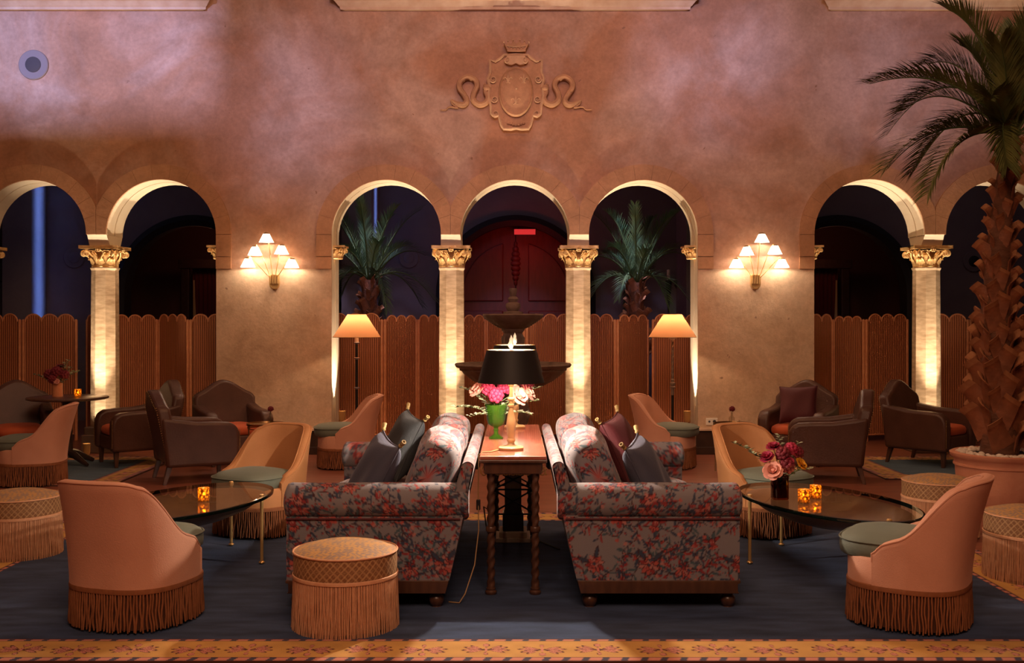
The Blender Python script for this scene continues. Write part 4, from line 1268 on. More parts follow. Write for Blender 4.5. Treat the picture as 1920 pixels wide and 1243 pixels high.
# ================================================================== console table between the sofas
ZR = 0.014
def console():
    t = thing('console_table', 'narrow red-topped console table with twisted legs between the sofas', 'table', (0, 6.12, ZR))
    LN, HW, H = 1.85, 0.192, 0.805
    m = MB()
    m.box(-HW, HW, 0, LN, H - 0.022, H)
    m.build('tabletop', 'red_marble', t, smooth=False, bevel=0.004)
    MB().box(-HW - 0.004, HW + 0.004, -0.004, LN + 0.004, H - 0.04, H - 0.022).build('top_moulding', 'dark_wood', t, smooth=False, bevel=0.004)
    a = MB().box(-0.165, 0.165, 0.015, 0.05, H - 0.105, H - 0.04).build('apron', 'dark_wood', t, smooth=False, bevel=0.004)
    MB().box(-0.165, 0.165, LN - 0.05, LN - 0.015, H - 0.105, H - 0.04).build('apron', 'dark_wood', t, smooth=False, bevel=0.004)
    for s in (-1, 1):
        MB().box(min(s * 0.15, s * 0.17), max(s * 0.15, s * 0.17), 0.05, LN - 0.05, H - 0.09, H - 0.04).build('apron', 'dark_wood', t, smooth=False)
    # twisted legs
    def twist_leg():
        m = MB(); n = 14; nz = 110
        P = np.zeros((nz, n, 3)); z0, z1 = 0.035, H - 0.105
        for i in range(nz):
            z = z0 + (z1 - z0) * i / (nz - 1)
            for k in range(n):
                an = 2 * PI * k / n
                tw = 2 * PI * (z / 0.062)
                r = 0.0215 * (1 + 0.17 * math.cos(2 * (an) - tw))
                ez = min(1, min(z - z0, z1 - z) / 0.03)
                r = r * ez + 0.024 * (1 - ez)
                P[i, k] = (r * math.cos(an), r * math.sin(an), z)
        m.grid(P, wv=True)
        m.lathe([(0.030, 0), (0.034, 0.006), (0.034, 0.016), (0.026, 0.024), (0.028, 0.036), (0.02, 0.04)], 16)
        m.lathe([(0.027, 0.36), (0.030, 0.365), (0.030, 0.385), (0.027, 0.39)], 16)
        return m
    l0 = None
    for y in (0.06, LN - 0.06):
        for x in (-0.128, 0.128):
            if l0 is None:
                l0 = twist_leg().build('leg', 'dark_wood', t); l0.location = (x, y, 0)
            else: rep('leg', l0, t, Matrix.Translation((x, y, 0)))
    # iron stretchers with crosses
    for y in (0.62, LN - 0.06):
        m = MB()
        for z in (0.64, 0.515, 0.36): m.tube([(-0.128, y, z), (0.128, y, z)], 0.006, 6)
        for za, zb in ((0.64, 0.515), (0.515, 0.37)):
            m.tube([(-0.128, y, za), (0.128, y, zb)], 0.006, 6).tube([(-0.128, y, zb), (0.128, y, za)], 0.006, 6)
        m.build('iron_stretcher', 'iron', t)
    for x in (-0.128, 0.128):
        MB().tube([(x, 0.06, 0.375), (x, LN - 0.06, 0.375)], 0.007, 6).build('side_stretcher', 'iron', t)
    # rear pedestal on a stone slab
    MB().box(-0.06, 0.06, LN - 0.30, LN - 0.18, 0.07, H - 0.04).box(-0.075, 0.075, LN - 0.315, LN - 0.165, 0.07, 0.20).build('pedestal', 'ebony', t, smooth=False, bevel=0.006)
    MB().box(-0.125, 0.125, LN - 0.38, LN - 0.08, 0, 0.03).box(-0.10, 0.10, LN - 0.35, LN - 0.11, 0.03, 0.07).build('foot_slab', 'sill_stone', t, smooth=False, bevel=0.006)
    # gilt pierced fretwork under the top
    fr = MB()
    for i in range(9):
        x = -0.176 + 0.044 * i
        pts = [(x + 0.019 * math.cos(2 * PI * k / 12), 0.30, H - 0.13 + 0.022 * math.sin(2 * PI * k / 12)) for k in range(13)]
        fr.tube(pts, 0.0045, 5, cap=False)
        fr.ball((x, 0.30, H - 0.13), 0.008, 6, 4)
        fr.ball((x + 0.022, 0.30, H - 0.115), 0.006, 6, 4); fr.ball((x + 0.022, 0.30, H - 0.148), 0.006, 6, 4)
    fr.tube([(-0.19, 0.30, H - 0.104), (0.19, 0.30, H - 0.104)], 0.005, 5)
    fr.build('gilt_fretwork', 'gilt', t)
    return t
console()
ZT = 0.805 + ZR

def lamp(label, x, y, power):
    t = thing('table_lamp', label, 'lamp', (x, y, ZT), 0, 'black-shaded table lamps on the console')
    MB().lathe([(0.0, 0), (0.072, 0), (0.076, 0.006), (0.076, 0.016), (0.068, 0.022), (0.03, 0.026), (0.022, 0.034), (0.018, 0.045)], 32).build('base', 'cream_wood', t)
    MB().lathe([(0.018, 0.043), (0.026, 0.055), (0.026, 0.062), (0.02, 0.07), (0.026, 0.11), (0.030, 0.15), (0.024, 0.20), (0.015, 0.235), (0.013, 0.255), (0.02, 0.262), (0.02, 0.272), (0.013, 0.278), (0.012, 0.295), (0.022, 0.302), (0.022, 0.31), (0.012, 0.318), (0.010, 0.38), (0.0, 0.38)], 24).build('stem', 'cream_wood', t)
    MB().lathe([(0.012, 0.38), (0.018, 0.39), (0.018, 0.41), (0.0, 0.41)], 14).build('socket', 'brass', t)
    # opaque shade: outside black, lining white
    zb, zt, rb, rt = 0.405, 0.60, 0.20, 0.145
    MB().lathe([(rb, zb), (rb + 0.002, zb), (rt + 0.002, zt), (rt, zt)], 64, cap=False).build('shade', 'black_lacquer', t, angle=30)
    nl = [(rb - 0.003, zb + 0.001), (rt - 0.003, zt - 0.001)]
    m = MB(); n = 64
    P = np.array([[(r * math.cos(2 * PI * k / n), r * math.sin(2 * PI * k / n), z) for k in range(n)] for r, z in nl])
    m.grid(P, wv=True).build('shade_lining', 'lamp_inner_white', t, recalc=False)
    MB().tube([(rt * math.cos(2 * PI * k / 48), rt * math.sin(2 * PI * k / 48), zt) for k in range(49)], 0.003, 6, cap=False).build('shade_rim', 'brass', t)
    sp = MB()
    for k in range(3):
        a = 2 * PI * k / 3 + 0.3
        sp.tube([(0, 0, zt - 0.012), (rt * math.cos(a), rt * math.sin(a), zt - 0.004)], 0.002, 5)
    sp.tube([(0, 0, 0.40), (0.05, 0, 0.45), (0.055, 0, 0.53), (0, 0, zt - 0.01)], 0.0022, 5).tube([(0, 0, 0.40), (-0.05, 0, 0.45), (-0.055, 0, 0.53), (0, 0, zt - 0.01)], 0.0022, 5)
    sp.build('harp', 'brass', t)
    # flame-shaped finial
    MB().lathe([(0.006, zt - 0.012), (0.010, zt), (0.006, zt + 0.006), (0.014, zt + 0.022), (0.016, zt + 0.034), (0.009, zt + 0.055), (0.010, zt + 0.066), (0.004, zt + 0.082), (0.0, zt + 0.092)], 14, flute=lambda i, a: 1 + 0.3 * math.cos(3 * a + i * 0.9)).build('finial', 'lamp_inner_white', t)
    b = MB().ball((0, 0, 0.505), (0.028, 0.028, 0.034), 14, 9).build('light_bulb', 'bulb', t)
    b.visible_shadow = True
    point('table_lamp_light', (x, y, ZT + 0.442), power, (1.0, 0.80, 0.63), 0.022)
    point('table_lamp_light', (x, y, ZT + 0.562), power * 0.12, (1.0, 0.70, 0.45), 0.02)
lamp('brass-cream table lamp with a black shade at the front of the console', -0.012, 6.42, 130)
lamp('second black-shaded table lamp at the back of the console, behind the vase', 0.012, 7.70, 22)
# lamp cords
m = MB().tube([(-0.085, 6.40, ZT + 0.004), (-0.13, 6.30, ZT + 0.004), (-0.18, 6.28, ZT + 0.004), (-0.201, 6.26, ZT - 0.01), (-0.204, 6.25, 0.6), (-0.2, 6.2, 0.38), (-0.22, 6.1, 0.2), (-0.27, 6.0, 0.06), (-0.30, 5.96, 0.02), (-0.36, 5.98, 0.02)], 0.0035, 6)
o = m.build('lamp_cord', 'cord_gold'); tag(o, 'thin golden lamp cord hanging down between console and left sofa', 'cord')
sw = MB().box(-0.012, 0.012, -0.012, 0.012, -0.03, 0.03).build('inline_switch', 'cord_black', o, smooth=False, bevel=0.004); sw.location = (-0.203, 6.24, 0.52)
o = MB().tube([(-0.17, 8.03, 0.16), (-0.22, 8.0, 0.2), (-0.2, 7.95, 0.06), (0.05, 7.75, 0.02), (0.2, 7.6, 0.02), (0.25, 7.5, 0.02), (0.32, 7.35, 0.02)], 0.006, 6).build('extension_lead', 'cord_black')
tag(o, 'black cord lying on the rug under the console table', 'cord')

# ================================================================== flowers
def bloom_mesh(kind, r, seed):
    rg = random.Random(seed); m = MB()
    if kind == 'rose':
        for ring, (n, tilt, sc) in enumerate(((3, 0.25, 0.5), (5, 0.6, 0.75), (6, 1.0, 0.95), (7, 1.4, 1.0))):
            for k in range(n):
                a = 2 * PI * k / n + ring * 0.7 + rg.random() * 0.2
                P = np.zeros((4, 5, 3))
                for i in range(4):
                    t = i / 3
                    for j in range(5):
                        u = -1 + 2 * j / 4
                        w = r * 0.55 * sc * math.sin(0.5 + t * 2.0) * u
                        out = r * (0.12 + sc * 0.9 * math.sin(tilt) * t + 0.10 * t ** 3 * (ring > 1)) - 0.25 * abs(u) * r * 0.35
                        up = r * (1.1 * math.cos(tilt) * t * sc + 0.18 * t - 0.15 * t ** 3)
                        x = out * math.cos(a) - w * math.sin(a); y = out * math.sin(a) + w * math.cos(a)
                        P[i, j] = (x, y, up)
                m.grid(P)
        m.ball((0, 0, 0.1 * r), (0.35 * r, 0.35 * r, 0.4 * r), 8, 5)
    else:   # pompom cluster
        for k in range(26):
            ph = math.acos(1 - 1.5 * (k + 0.5) / 26); a = k * 2.39996
            d = Vector((math.sin(ph) * math.cos(a), math.sin(ph) * math.sin(a), math.cos(ph)))
            c = d * r * 0.72
            m.ball((c.x, c.y, c.z), r * 0.34, 6, 4)
    return m
def flower(kind, material, head, foot, r, label, group, seed):
    h = Vector(head); f = Vector(foot)
    t = thing('flower', label, 'flower', f, 0, group)
    d = h - f
    b = bloom_mesh(kind, r, seed).build('bloom', material, t, angle=0, recalc=False)
    b.location = d
    ax = Vector((d.x, d.y - 0.05, max(d.z, 0.05) * 0.7)).normalized()
    b.rotation_mode = 'QUATERNION'; b.rotation_quaternion = ax.to_track_quat('Z', 'Y')
    MB().tube([(0, 0, 0), (d.x * 0.15, d.y * 0.15, d.z * 0.55), tuple(d)], 0.0025, 5).build('stem', 'stem_green', t)
    return t
def sprig(head, foot, n, size, material, label, group, seed, droop=0.0):
    rg = random.Random(seed); h = Vector(head); f = Vector(foot); d = h - f
    t = thing('leafy_sprig', label, 'foliage', f, 0, group)
    pts = [Vector((d.x * q ** 1.4, d.y * q ** 1.4, d.z * (1.6 * q - 0.6 * q * q) - droop * q ** 3)) for q in [i / 10 for i in range(11)]]
    MB().tube(pts, 0.002, 5).build('stem', 'stem_green', t)
    m = MB()
    for k in range(n):
        q = 3 + 7 * k / n; i = int(q); p = pts[i].lerp(pts[min(10, i + 1)], q - i)
        a = k * 2.4; u = Vector((math.cos(a), math.sin(a), 0.3)).normalized()
        s = size * (1.05 + 0.8 * rg.random()); c = p + u * s * 1.1
        v = u.cross(Vector((rg.random() - .5, rg.random() - .5, 1))).normalized()
        w_ = u.cross(v)
        vs = [c - u * s, c + v * s * 0.7 - w_ * s * .15, c + u * s, c - v * s * 0.7 - w_ * s * .15]
        m.add(vs, [(0, 1, 2), (0, 2, 3)])
    m.build('leaves', material, t, smooth=False, recalc=False)
    return t

# ---- green goblet vase on the console with pink and magenta blooms
VX, VY = -0.112, 7.02
t = thing('goblet_vase', 'green glass goblet vase on the console table behind the lamp', 'vase', (VX, VY, ZT))
MB().lathe([(0.0, 0), (0.046, 0), (0.048, 0.008), (0.03, 0.02), (0.015, 0.032), (0.013, 0.05), (0.02, 0.058), (0.013, 0.066), (0.016, 0.075), (0.045, 0.09), (0.058, 0.12), (0.064, 0.17), (0.072, 0.225), (0.069, 0.225), (0.060, 0.17), (0.054, 0.12), (0.03, 0.095), (0.0, 0.092)], 40, flute=lambda i, a: 1 + (0.035 * math.cos(10 * a) if 8 < i < 13 else 0)).build('glass_body', 'green_glass', t)
MB().lathe([(0, 0.096), (0.028, 0.1), (0.052, 0.125), (0.055, 0.16), (0, 0.16)], 24).build('water', 'green_glass', t)
F = (VX, VY, ZT + 0.12)
G1 = 'blooms in the green goblet'
def vf(dx, dz, dy): return (VX + dx, VY + dy, ZT + dz)
flower('pom', 'rose_magenta', vf(0.0, 0.29, -0.06), F, 0.055, 'large magenta bloom at the front of the green goblet', G1, 1)
flower('pom', 'rose_magenta', vf(-0.055, 0.33, -0.02), F, 0.05, 'magenta bloom high at the left of the green goblet', G1, 2)
flower('pom', 'rose_magenta', vf(0.055, 0.335, 0.0), F, 0.05, 'magenta bloom half hidden by the lamp shade', G1, 3)
flower('rose', 'rose_pink', vf(-0.115, 0.315, -0.02), F, 0.058, 'pink rose at the left of the green goblet', G1, 4)
flower('rose', 'rose_pink', vf(0.135, 0.28, -0.05), F, 0.07, 'large pale pink rose right beside the lamp stem', G1, 5)
flower('rose', 'rose_pink', vf(0.20, 0.30, 0.0), F, 0.06, 'pale pink rose at the right of the bouquet on the console', G1, 6)
flower('pom', 'rose_red', vf(0.20, 0.345, 0.04), F, 0.05, 'dark red bloom at the far right of the console bouquet', G1, 7)
sprig(vf(-0.27, 0.24, -0.03), F, 40, 0.013, 'eucalyptus', 'grey-green sprig arching left over the left sofa back', G1, 8, 0.03)
sprig(vf(-0.22, 0.33, 0.05), F, 34, 0.013, 'eucalyptus', 'grey-green sprig rising left from the green goblet', G1, 9)
sprig(vf(-0.17, 0.19, -0.06), F, 26, 0.012, 'eucalyptus', 'drooping grey-green sprig low at the left of the goblet', G1, 10, 0.04)
sprig(vf(0.29, 0.27, 0.02), F, 34, 0.013, 'eucalyptus', 'grey-green sprig reaching right of the pale roses', G1, 11, 0.02)
sprig(vf(0.24, 0.21, -0.02), F, 28, 0.012, 'eucalyptus', 'drooping grey-green sprig under the pale roses', G1, 12, 0.05)
sprig(vf(0.30, 0.34, 0.03), F, 24, 0.012, 'eucalyptus', 'grey-green sprig rising above the dark red bloom on the console', G1, 13)

# ================================================================== glass tables
GH = 0.445
def oval(a, b, phi, n=96):
    return [(a * math.cos(q) * math.cos(phi) - b * math.sin(q) * math.sin(phi), a * math.cos(q) * math.sin(phi) + b * math.sin(q) * math.cos(phi)) for q in [2 * PI * k / n for k in range(n)]]
def glass_table(label, x, y, sg):
    t = thing('glass_table', label, 'table', (x, y, ZR), 0, 'oval glass tables with brass bowls')
    A, B, PH = 0.77, 0.44, R(108)
    po = [(sg * a, b) for a, b in oval(A, B, PH)]
    pi_ = [(sg * a, b) for a, b in oval(A - 0.012, B - 0.012, PH)]
    MB().prism(pi_, lambda a, b, d: (a, b, d), GH - 0.024, GH).build('glass_top', 'table_glass', t, angle=30)
    n = len(po)
    P = np.array([[(q[0] * s, q[1] * s, z) for q in po] for s, z in ((1, GH - 0.021), (1.002, GH - 0.012), (1.0, GH - 0.002))])
    P = np.concatenate([np.array([[(q[0], q[1], GH - 0.024) for q in pi_]]), P, np.array([[(q[0], q[1], GH) for q in pi_]])])
    MB().grid(P, wv=True).build('glass_edge', 'glass_rim', t)
    # brass bowl below
    prof = [(0.0, 0.27), (0.25, 0.285), (0.5, 0.315), (0.72, 0.355), (0.87, 0.405), (0.90, 0.415)]
    prof2 = [(0.88, 0.415), (0.70, 0.365), (0.5, 0.327), (0.25, 0.297), (0, 0.282)]
    P = np.array([[(q[0] * s, q[1] * s, z) for q in po] for s, z in prof + prof2])
    MB().grid(P, wv=True).build('brass_bowl', 'bowl_bronze', t)
    l0 = None
    for lx, ly in ((-0.445, 0.16), (-0.10, 0.715), (0.16, -0.70)):
        if l0 is None:
            l0 = MB().tube([(0, 0, 0.02), (0, 0, GH - 0.02)], 0.011, 12).ball((0, 0, 0.011), (0.020, 0.020, 0.011), 12, 6).lathe([(0.0, GH - 0.02), (0.016, GH - 0.02), (0.016, GH + 0.004), (0.012, GH + 0.008), (0, GH + 0.009)], 14).build('leg', 'brass', t)
            l0.location = (sg * lx, ly, 0)
        else: rep('leg', l0, t, Matrix.Translation((sg * lx, ly, 0)))
    return t
glass_table('oval glass table with a brass bowl in front of the left sofa', -2.08, 6.78, -1)
glass_table('oval glass table with a brass bowl in front of the right sofa', 1.985, 6.78, 1)
ZG = ZR + GH

def votive(label, x, y, z, pw=0.5, s=1.0):
    t = thing('votive_holder', label, 'candle holder', (x, y, z + 0.001), 0, 'amber mosaic votive holders')
    n = 32
    prof = [(0.034, 0.0), (0.036, 0.004), (0.036, 0.085), (0.033, 0.085), (0.033, 0.006)]
    P = np.array([[(r * s * math.cos(2 * PI * k / n), r * s * math.sin(2 * PI * k / n), zz * s) for k in range(n)] for r, zz in prof])
    MB().grid(P, wv=True).build('mosaic_glass', 'mosaic_glass', t)
    MB().lathe([(0, 0.0), (0.033 * s, 0.0), (0.033 * s, 0.006 * s), (0, 0.006 * s)], 24).build('bottom', 'amber_glass', t)
    c = thing('tealight', 'lit tealight inside the ' + label, 'candle', (x, y, z + 0.008 * s), 0, 'tealights in votive holders')
    MB().lathe([(0, 0), (0.019 * s, 0), (0.019 * s, 0.016 * s), (0.0, 0.015 * s)], 18).build('wax', 'wax', c)
    MB().lathe([(0.0, 0.018 * s), (0.006 * s, 0.024 * s), (0.0075 * s, 0.031 * s), (0.004 * s, 0.044 * s), (0.0, 0.056 * s)], 12).build('flame', 'candle_flame', c)
    point('tealight_light', (x, y, z + 0.065 * s), pw, (1.0, 0.55, 0.18), 0.012)
votive('amber mosaic votive on the left glass table', -1.95, 6.72, ZG, 0.7)
votive('amber mosaic votive beside the vase on the right glass table', 1.815, 6.66, ZG, 0.6)
votive('rearmost amber mosaic votive on the right glass table', 1.935, 6.82, ZG, 0.6)

# ---- amber bottle vase with red blooms on the right glass table
VX, VY = 1.70, 6.80
t = thing('amber_vase', 'square amber glass vase on the right glass table', 'vase', (VX, VY, ZG + 0.001))
def rsq(r, z, n=40): return [(*se(2 * PI * k / n, r, r, 5), z) for k in range(n)]
P = np.array([rsq(0.047, 0.0), rsq(0.051, 0.006), rsq(0.051, 0.15), rsq(0.048, 0.153), rsq(0.046, 0.15), rsq(0.046, 0.012), rsq(0.0001, 0.012)])
MB().grid(P, wv=True).build('glass_body', 'amber_glass', t)
F = (VX, VY, ZG + 0.06)
G2 = 'blooms in the amber vase'
for k, (dx, dz, dy, r, mm, kind, lab) in enumerate((
    (-0.058, 0.185, -0.07, 0.062, 'rose_pink', 'rose', 'pale pink rose low at the front of the amber vase'),
    (-0.085, 0.265, -0.03, 0.045, 'rose_magenta', 'rose', 'magenta rose at the left of the amber vase'),
    (-0.04, 0.325, 0.0, 0.045, 'rose_magenta', 'rose', 'magenta rose at the top left of the amber vase'),
    (0.01, 0.29, -0.04, 0.05, 'rose_red', 'pom', 'dark red bloom in the middle of the amber vase'),
    (0.03, 0.22, -0.06, 0.052, 'rose_red', 'pom', 'dark red bloom low in the middle of the amber vase'),
    (0.07, 0.315, 0.0, 0.048, 'rose_magenta', 'pom', 'magenta bloom at the top right of the amber vase'),
    (0.045, 0.25, -0.075, 0.026, 'rose_magenta', 'rose', 'small magenta bud in front of the dark red blooms'),
    (0.115, 0.29, 0.02, 0.045, 'rose_red', 'pom', 'dark red bloom at the right of the amber vase'),
    (0.118, 0.225, -0.04, 0.042, 'flower_yellow', 'rose', 'yellow bloom at the right of the amber vase'))):
    flower(kind, mm, (VX + dx, VY + dy, ZG + dz), F, r, lab, G2, 20 + k)
for k, (dx, dz, dy, n, lab, dr) in enumerate((
    (-0.30, 0.36, 0.0, 34, 'long leafy sprig reaching far left from the amber vase', 0.0),
    (-0.19, 0.30, -0.04, 34, 'leafy sprig at the left of the amber vase', 0.0),
    (0.0, 0.415, 0.02, 24, 'leafy sprig standing tallest in the amber vase', 0.0),
    (0.13, 0.36, 0.03, 20, 'leafy sprig at the top right of the amber vase', 0.0),
    (0.19, 0.22, 0.0, 30, 'leafy sprig drooping right of the yellow bloom', 0.03))):
    sprig((VX + dx, VY + dy, ZG + dz), F, n, 0.012, 'eucalyptus', lab, G2, 40 + k, dr)

# ================================================================== round dark table at the far left
def pedestal_table(x, y):
    t = thing('pedestal_table', 'round dark wooden pedestal table at the far left', 'table', (x, y, ZR))
    MB().lathe([(0, 0.715), (0.40, 0.715), (0.425, 0.725), (0.425, 0.74), (0.415, 0.746), (0, 0.748)], 64).build('tabletop', 'dark_wood', t)
    MB().lathe([(0.07, 0.09), (0.055, 0.16), (0.048, 0.3), (0.046, 0.55), (0.06, 0.68), (0.11, 0.705), (0.12, 0.718), (0, 0.718)], 20).build('pedestal', 'ebony', t)
    f0 = None
    for k in range(4):
        mt = Matrix.Rotation(PI / 4 + k * PI / 2 + 0.25, 4, 'Z')
        if f0 is None:
            f0 = MB().tube([(0.02, 0, 0.13), (0.12, 0, 0.11), (0.24, 0, 0.055), (0.33, 0, 0.018)], [0.045, 0.035, 0.026, 0.018], 8, flat=1.2).build('foot', 'ebony', t); f0.matrix_local = mt
        else: rep('foot', f0, t, mt)
PX, PY = sx(127, 11.7), 11.7
pedestal_table(PX, PY)
ZP = ZR + 0.748
votive('amber mosaic votive on the round dark table', sx(146, 11.62), 11.62, ZP, 0.5)
VX, VY = sx(108, 11.7), 11.7
t = thing('copper_vase', 'copper cylinder vase on the round dark table', 'vase', (VX, VY, ZP))
MB().lathe([(0, 0.0), (0.055, 0), (0.055, 0.15), (0.05, 0.15), (0.05, 0.01), (0, 0.01)], 28).build('body', 'rattan_pole', t)
F = (VX, VY, ZP + 0.05); G3 = 'blooms on the round dark table'
for k, (dx, dz, dy, r, mm, kd, lab) in enumerate((
    (-0.09, 0.24, 0, 0.06, 'rose_red', 'pom', 'dark red bloom at the left of the copper vase'), (0.0, 0.27, -0.02, 0.065, 'rose_red', 'pom', 'dark red bloom in the middle of the copper vase'),
    (0.08, 0.24, -0.01, 0.055, 'rose_red', 'pom', 'dark red bloom at the right of the copper vase'), (-0.03, 0.19, -0.06, 0.05, 'rose_red', 'pom', 'dark red bloom low at the front of the copper vase'),
    (0.02, 0.165, -0.07, 0.032, 'rose_pink', 'rose', 'small pink bloom low at the front of the copper vase'), (0.02, 0.315, 0.02, 0.05, 'rose_red', 'rose', 'dark red bloom at the top of the copper vase'))):
    flower(kd, mm, (VX + dx, VY + dy, ZP + dz), F, r, lab, G3, 60 + k)
for k, (dx, dz, lab) in enumerate(((0.13, 0.40, 'tall grey sprig at the right of the copper vase'), (-0.26, 0.24, 'long sprig reaching left from the copper vase'), (0.24, 0.28, 'long sprig reaching right from the copper vase'), (0.15, 0.32, 'short grey sprig right of the copper vase'))):
    sprig((VX + dx, VY, ZP + dz), F, 24, 0.016, 'eucalyptus', lab, G3, 70 + k)

# ================================================================== leather club chairs
def make_club(label, loc, rz, side='leather'):
    t = thing('leather_armchair', label, 'armchair', loc, rz, 'brown leather armchairs')
    W2 = 0.365
    # camel back
    pts = [(-0.335, 0.18)]
    for i in range(25):
        u = -1 + 2 * i / 24
        z = 0.755 + 0.155 * sm(0, 1, 1 - abs(u) * 1.0) - 0.05 * sm(0.9, 1.0, abs(u))
        pts.append((0.352 * u, z))
    pts.append((0.335, 0.18))
    MB().prism(pts, lambda a, b, d: (a, d + 0.20 * (b - 0.22) + 0.22, b), -0.02, 0.11).build('backrest', side, t, bevel=0.035, seg=3)
    # arms
    for s in (-1, 1):
        pr = [(0.34, 0.17), (0.39, 0.66), (0.25, 0.63), (0.05, 0.60), (-0.15, 0.595), (-0.27, 0.585), (-0.335, 0.55), (-0.36, 0.49), (-0.365, 0.42), (-0.36, 0.17)]
        MB().prism(pr, lambda a, b, d: (d, a, b), s * (W2 - 0.13), s * W2).build('arm', 'leather', t, bevel=0.032, seg=3)
    MB().box(-0.25, 0.25, -0.335, 0.30, 0.175, 0.335).build('seat_deck', 'leather', t, bevel=0.025, seg=3)
    cushion_shape(0.243, 0.285, 0.335, 0.425, 5.0, 0.025, yc=-0.06).build('seat_cushion', 'orange_velvet', t, angle=60)
    # brass nail rows
    m = MB()
    for s in (-1, 1):
        for i in range(24):
            u = i / 23
            m.ball((s * (0.338 - 0.01 * (1 - u)), 0.333 + 0.20 * (0.51 * u), 0.24 + 0.51 * u), 0.006, 5, 4)
            m.ball((s * (W2 - 0.012), -0.362, 0.22 + 0.29 * u), 0.006, 5, 4)
    for i in range(30):
        u = -1 + 2 * i / 29
        z = 0.755 + 0.155 * sm(0, 1, 1 - abs(u)) - 0.05 * sm(0.9, 1, abs(u)) - 0.02
        m.ball((0.335 * u, 0.332 + 0.20 * (z - 0.22), z), 0.006, 5, 4)
    stuff(m.build('nail_trim', 'brass_dark', t, angle=0, recalc=False))
    l0 = None
    for x in (-0.29, 0.29):
        for y, k in ((-0.30, 0.0), (0.30, 0.05)):
            m = MB()
            a, b = 0.026, 0.017
            m.add([(-a, -a, 0.185), (a, -a, 0.185), (a, a, 0.185), (-a, a, 0.185), (-b, -b + k, 0), (b, -b + k, 0), (b, b + k, 0), (-b, b + k, 0)], [(0, 1, 2, 3), (4, 7, 6, 5), (0, 4, 5, 1), (1, 5, 6, 2), (2, 6, 7, 3), (3, 7, 4, 0)])
            o = m.build('leg', 'dark_wood', t, smooth=False, bevel=0.004); o.location = (x, y, 0)
    return t
a0 = make_club('brown leather armchair at the left edge, orange seat facing us', (sx(34, 11.75), 11.75, ZR), R(28))
dup(a0, (sx(256, 11.85), 11.85, ZR), R(-54), 'brown leather armchair with orange seat, right of the round dark table')
dup(a0, (sx(366, 10.75), 10.75, 0), R(118), 'brown leather armchair turned away, its back to the round dark table')
dup(a0, (sx(436, 12.0), 12.0, 0), R(30), 'brown leather armchair against the left sconce pier')
dup(a0, (sx(1497, 12.0), 12.0, 0), R(-30), 'brown leather armchair with a burgundy pillow by the right sconce pier')
dup(a0, (sx(1548, 10.75), 10.75, 0), R(-104), 'brown leather armchair in profile behind the right glass table')
dup(a0, (sx(1743, 11.85), 11.85, ZR), R(42), 'brown leather armchair with orange seat beside the tall palm')
square_pillow('dark burgundy pillow standing in the leather armchair by the right pier', 'burgundy_velvet', (sx(1495, 11.9), 11.86, 0.66), (-0.45, -0.85, 0.30), 0.06, 0.42, tassels=False)

# ================================================================== small brass side tables with bud vases, outlet
def side_table(label, x, y):
    t = thing('side_table', label, 'table', (x, y, 0), 0, 'small brass side tables')
    MB().lathe([(0, 0.485), (0.20, 0.485), (0.21, 0.488), (0.212, 0.51), (0.206, 0.51), (0.203, 0.495), (0, 0.495)], 40).build('tray_top', 'brass_dark', t)
    l0 = None
    for k in range(3):
        mt = Matrix.Rotation(PI + 2 * PI * k / 3, 4, 'Z')
        if l0 is None:
            l0 = MB().tube([(0.19, 0, 0.0), (0.19, 0, 0.25), (0.19, 0, 0.486)], 0.008, 8).ball((0.19, 0, 0.20), 0.013, 8, 5).ball((0.19, 0, 0.46), (0.016, 0.016, 0.022), 8, 5).build('leg', 'brass_dark', t); l0.matrix_local = mt
        else: rep('leg', l0, t, mt)
    MB().tube([(0.19 * math.cos(a), 0.19 * math.sin(a), 0.455) for a in [2 * PI * k / 32 for k in range(33)]], 0.005, 6, cap=False).build('ring_stretcher', 'brass_dark', t)
def bud_vase(x, y, z, where):
    t = thing('bud_vase', 'clear glass bud vase on the small brass table %s' % where, 'vase', (x, y, z), 0, 'bud vases')
    MB().lathe([(0, 0), (0.03, 0), (0.032, 0.006), (0.032, 0.075), (0.012, 0.095), (0.011, 0.125), (0.015, 0.13)], 20).build('glass_body', 'clear_glass', t)
    flower('pom', 'rose_red', (x + 0.004, y, z + 0.165), (x, y, z + 0.01), 0.032, 'single dark red bloom in the bud vase %s' % where, 'single blooms in bud vases', 80)
side_table('small brass side table right of the right floor lamp', sx(1375, 11.3), 11.3)
bud_vase(sx(1372, 11.25), 11.25, 0.496, 'by the right pier')
side_table('small brass side table behind the golden chair at left', sx(500, 11.3), 11.3)
bud_vase(sx(507, 11.25), 11.25, 0.496, 'by the left pier')
o = MB().lathe([(0, 0), (0.045, 0), (0.05, 0.012), (0.046, 0.012), (0.04, 0.004), (0, 0.004)], 20).build('brass_dish', 'brass'); o.location = (sx(1383, 11.2), 11.2, 0.496)
tag(o, 'little brass dish beside the bud vase by the right pier', 'dish')
t = thing('wall_outlet', 'white electric outlet on the right pier above the skirting', 'outlet', (sx(1334, YW), YW - 0.014, sz(790, YW)))
MB().box(-0.07, 0.07, -0.012, 0.0, -0.042, 0.042).build('cover_plate', 'outlet_white', t, smooth=False, bevel=0.004)
MB().lathe([(0, 0), (0.013, 0), (0.013, 0.004), (0, 0.004)], 14).build('socket', 'speaker_grille', t).matrix_local = Matrix.Translation((-0.03, -0.012, 0)) @ Matrix.Rotation(PI / 2, 4, 'X')
MB().lathe([(0, 0), (0.02, 0), (0.018, 0.02), (0, 0.022)], 14).build('plug', 'cord_black', t).matrix_local = Matrix.Translation((0.03, -0.012, 0)) @ Matrix.Rotation(PI / 2, 4, 'X')

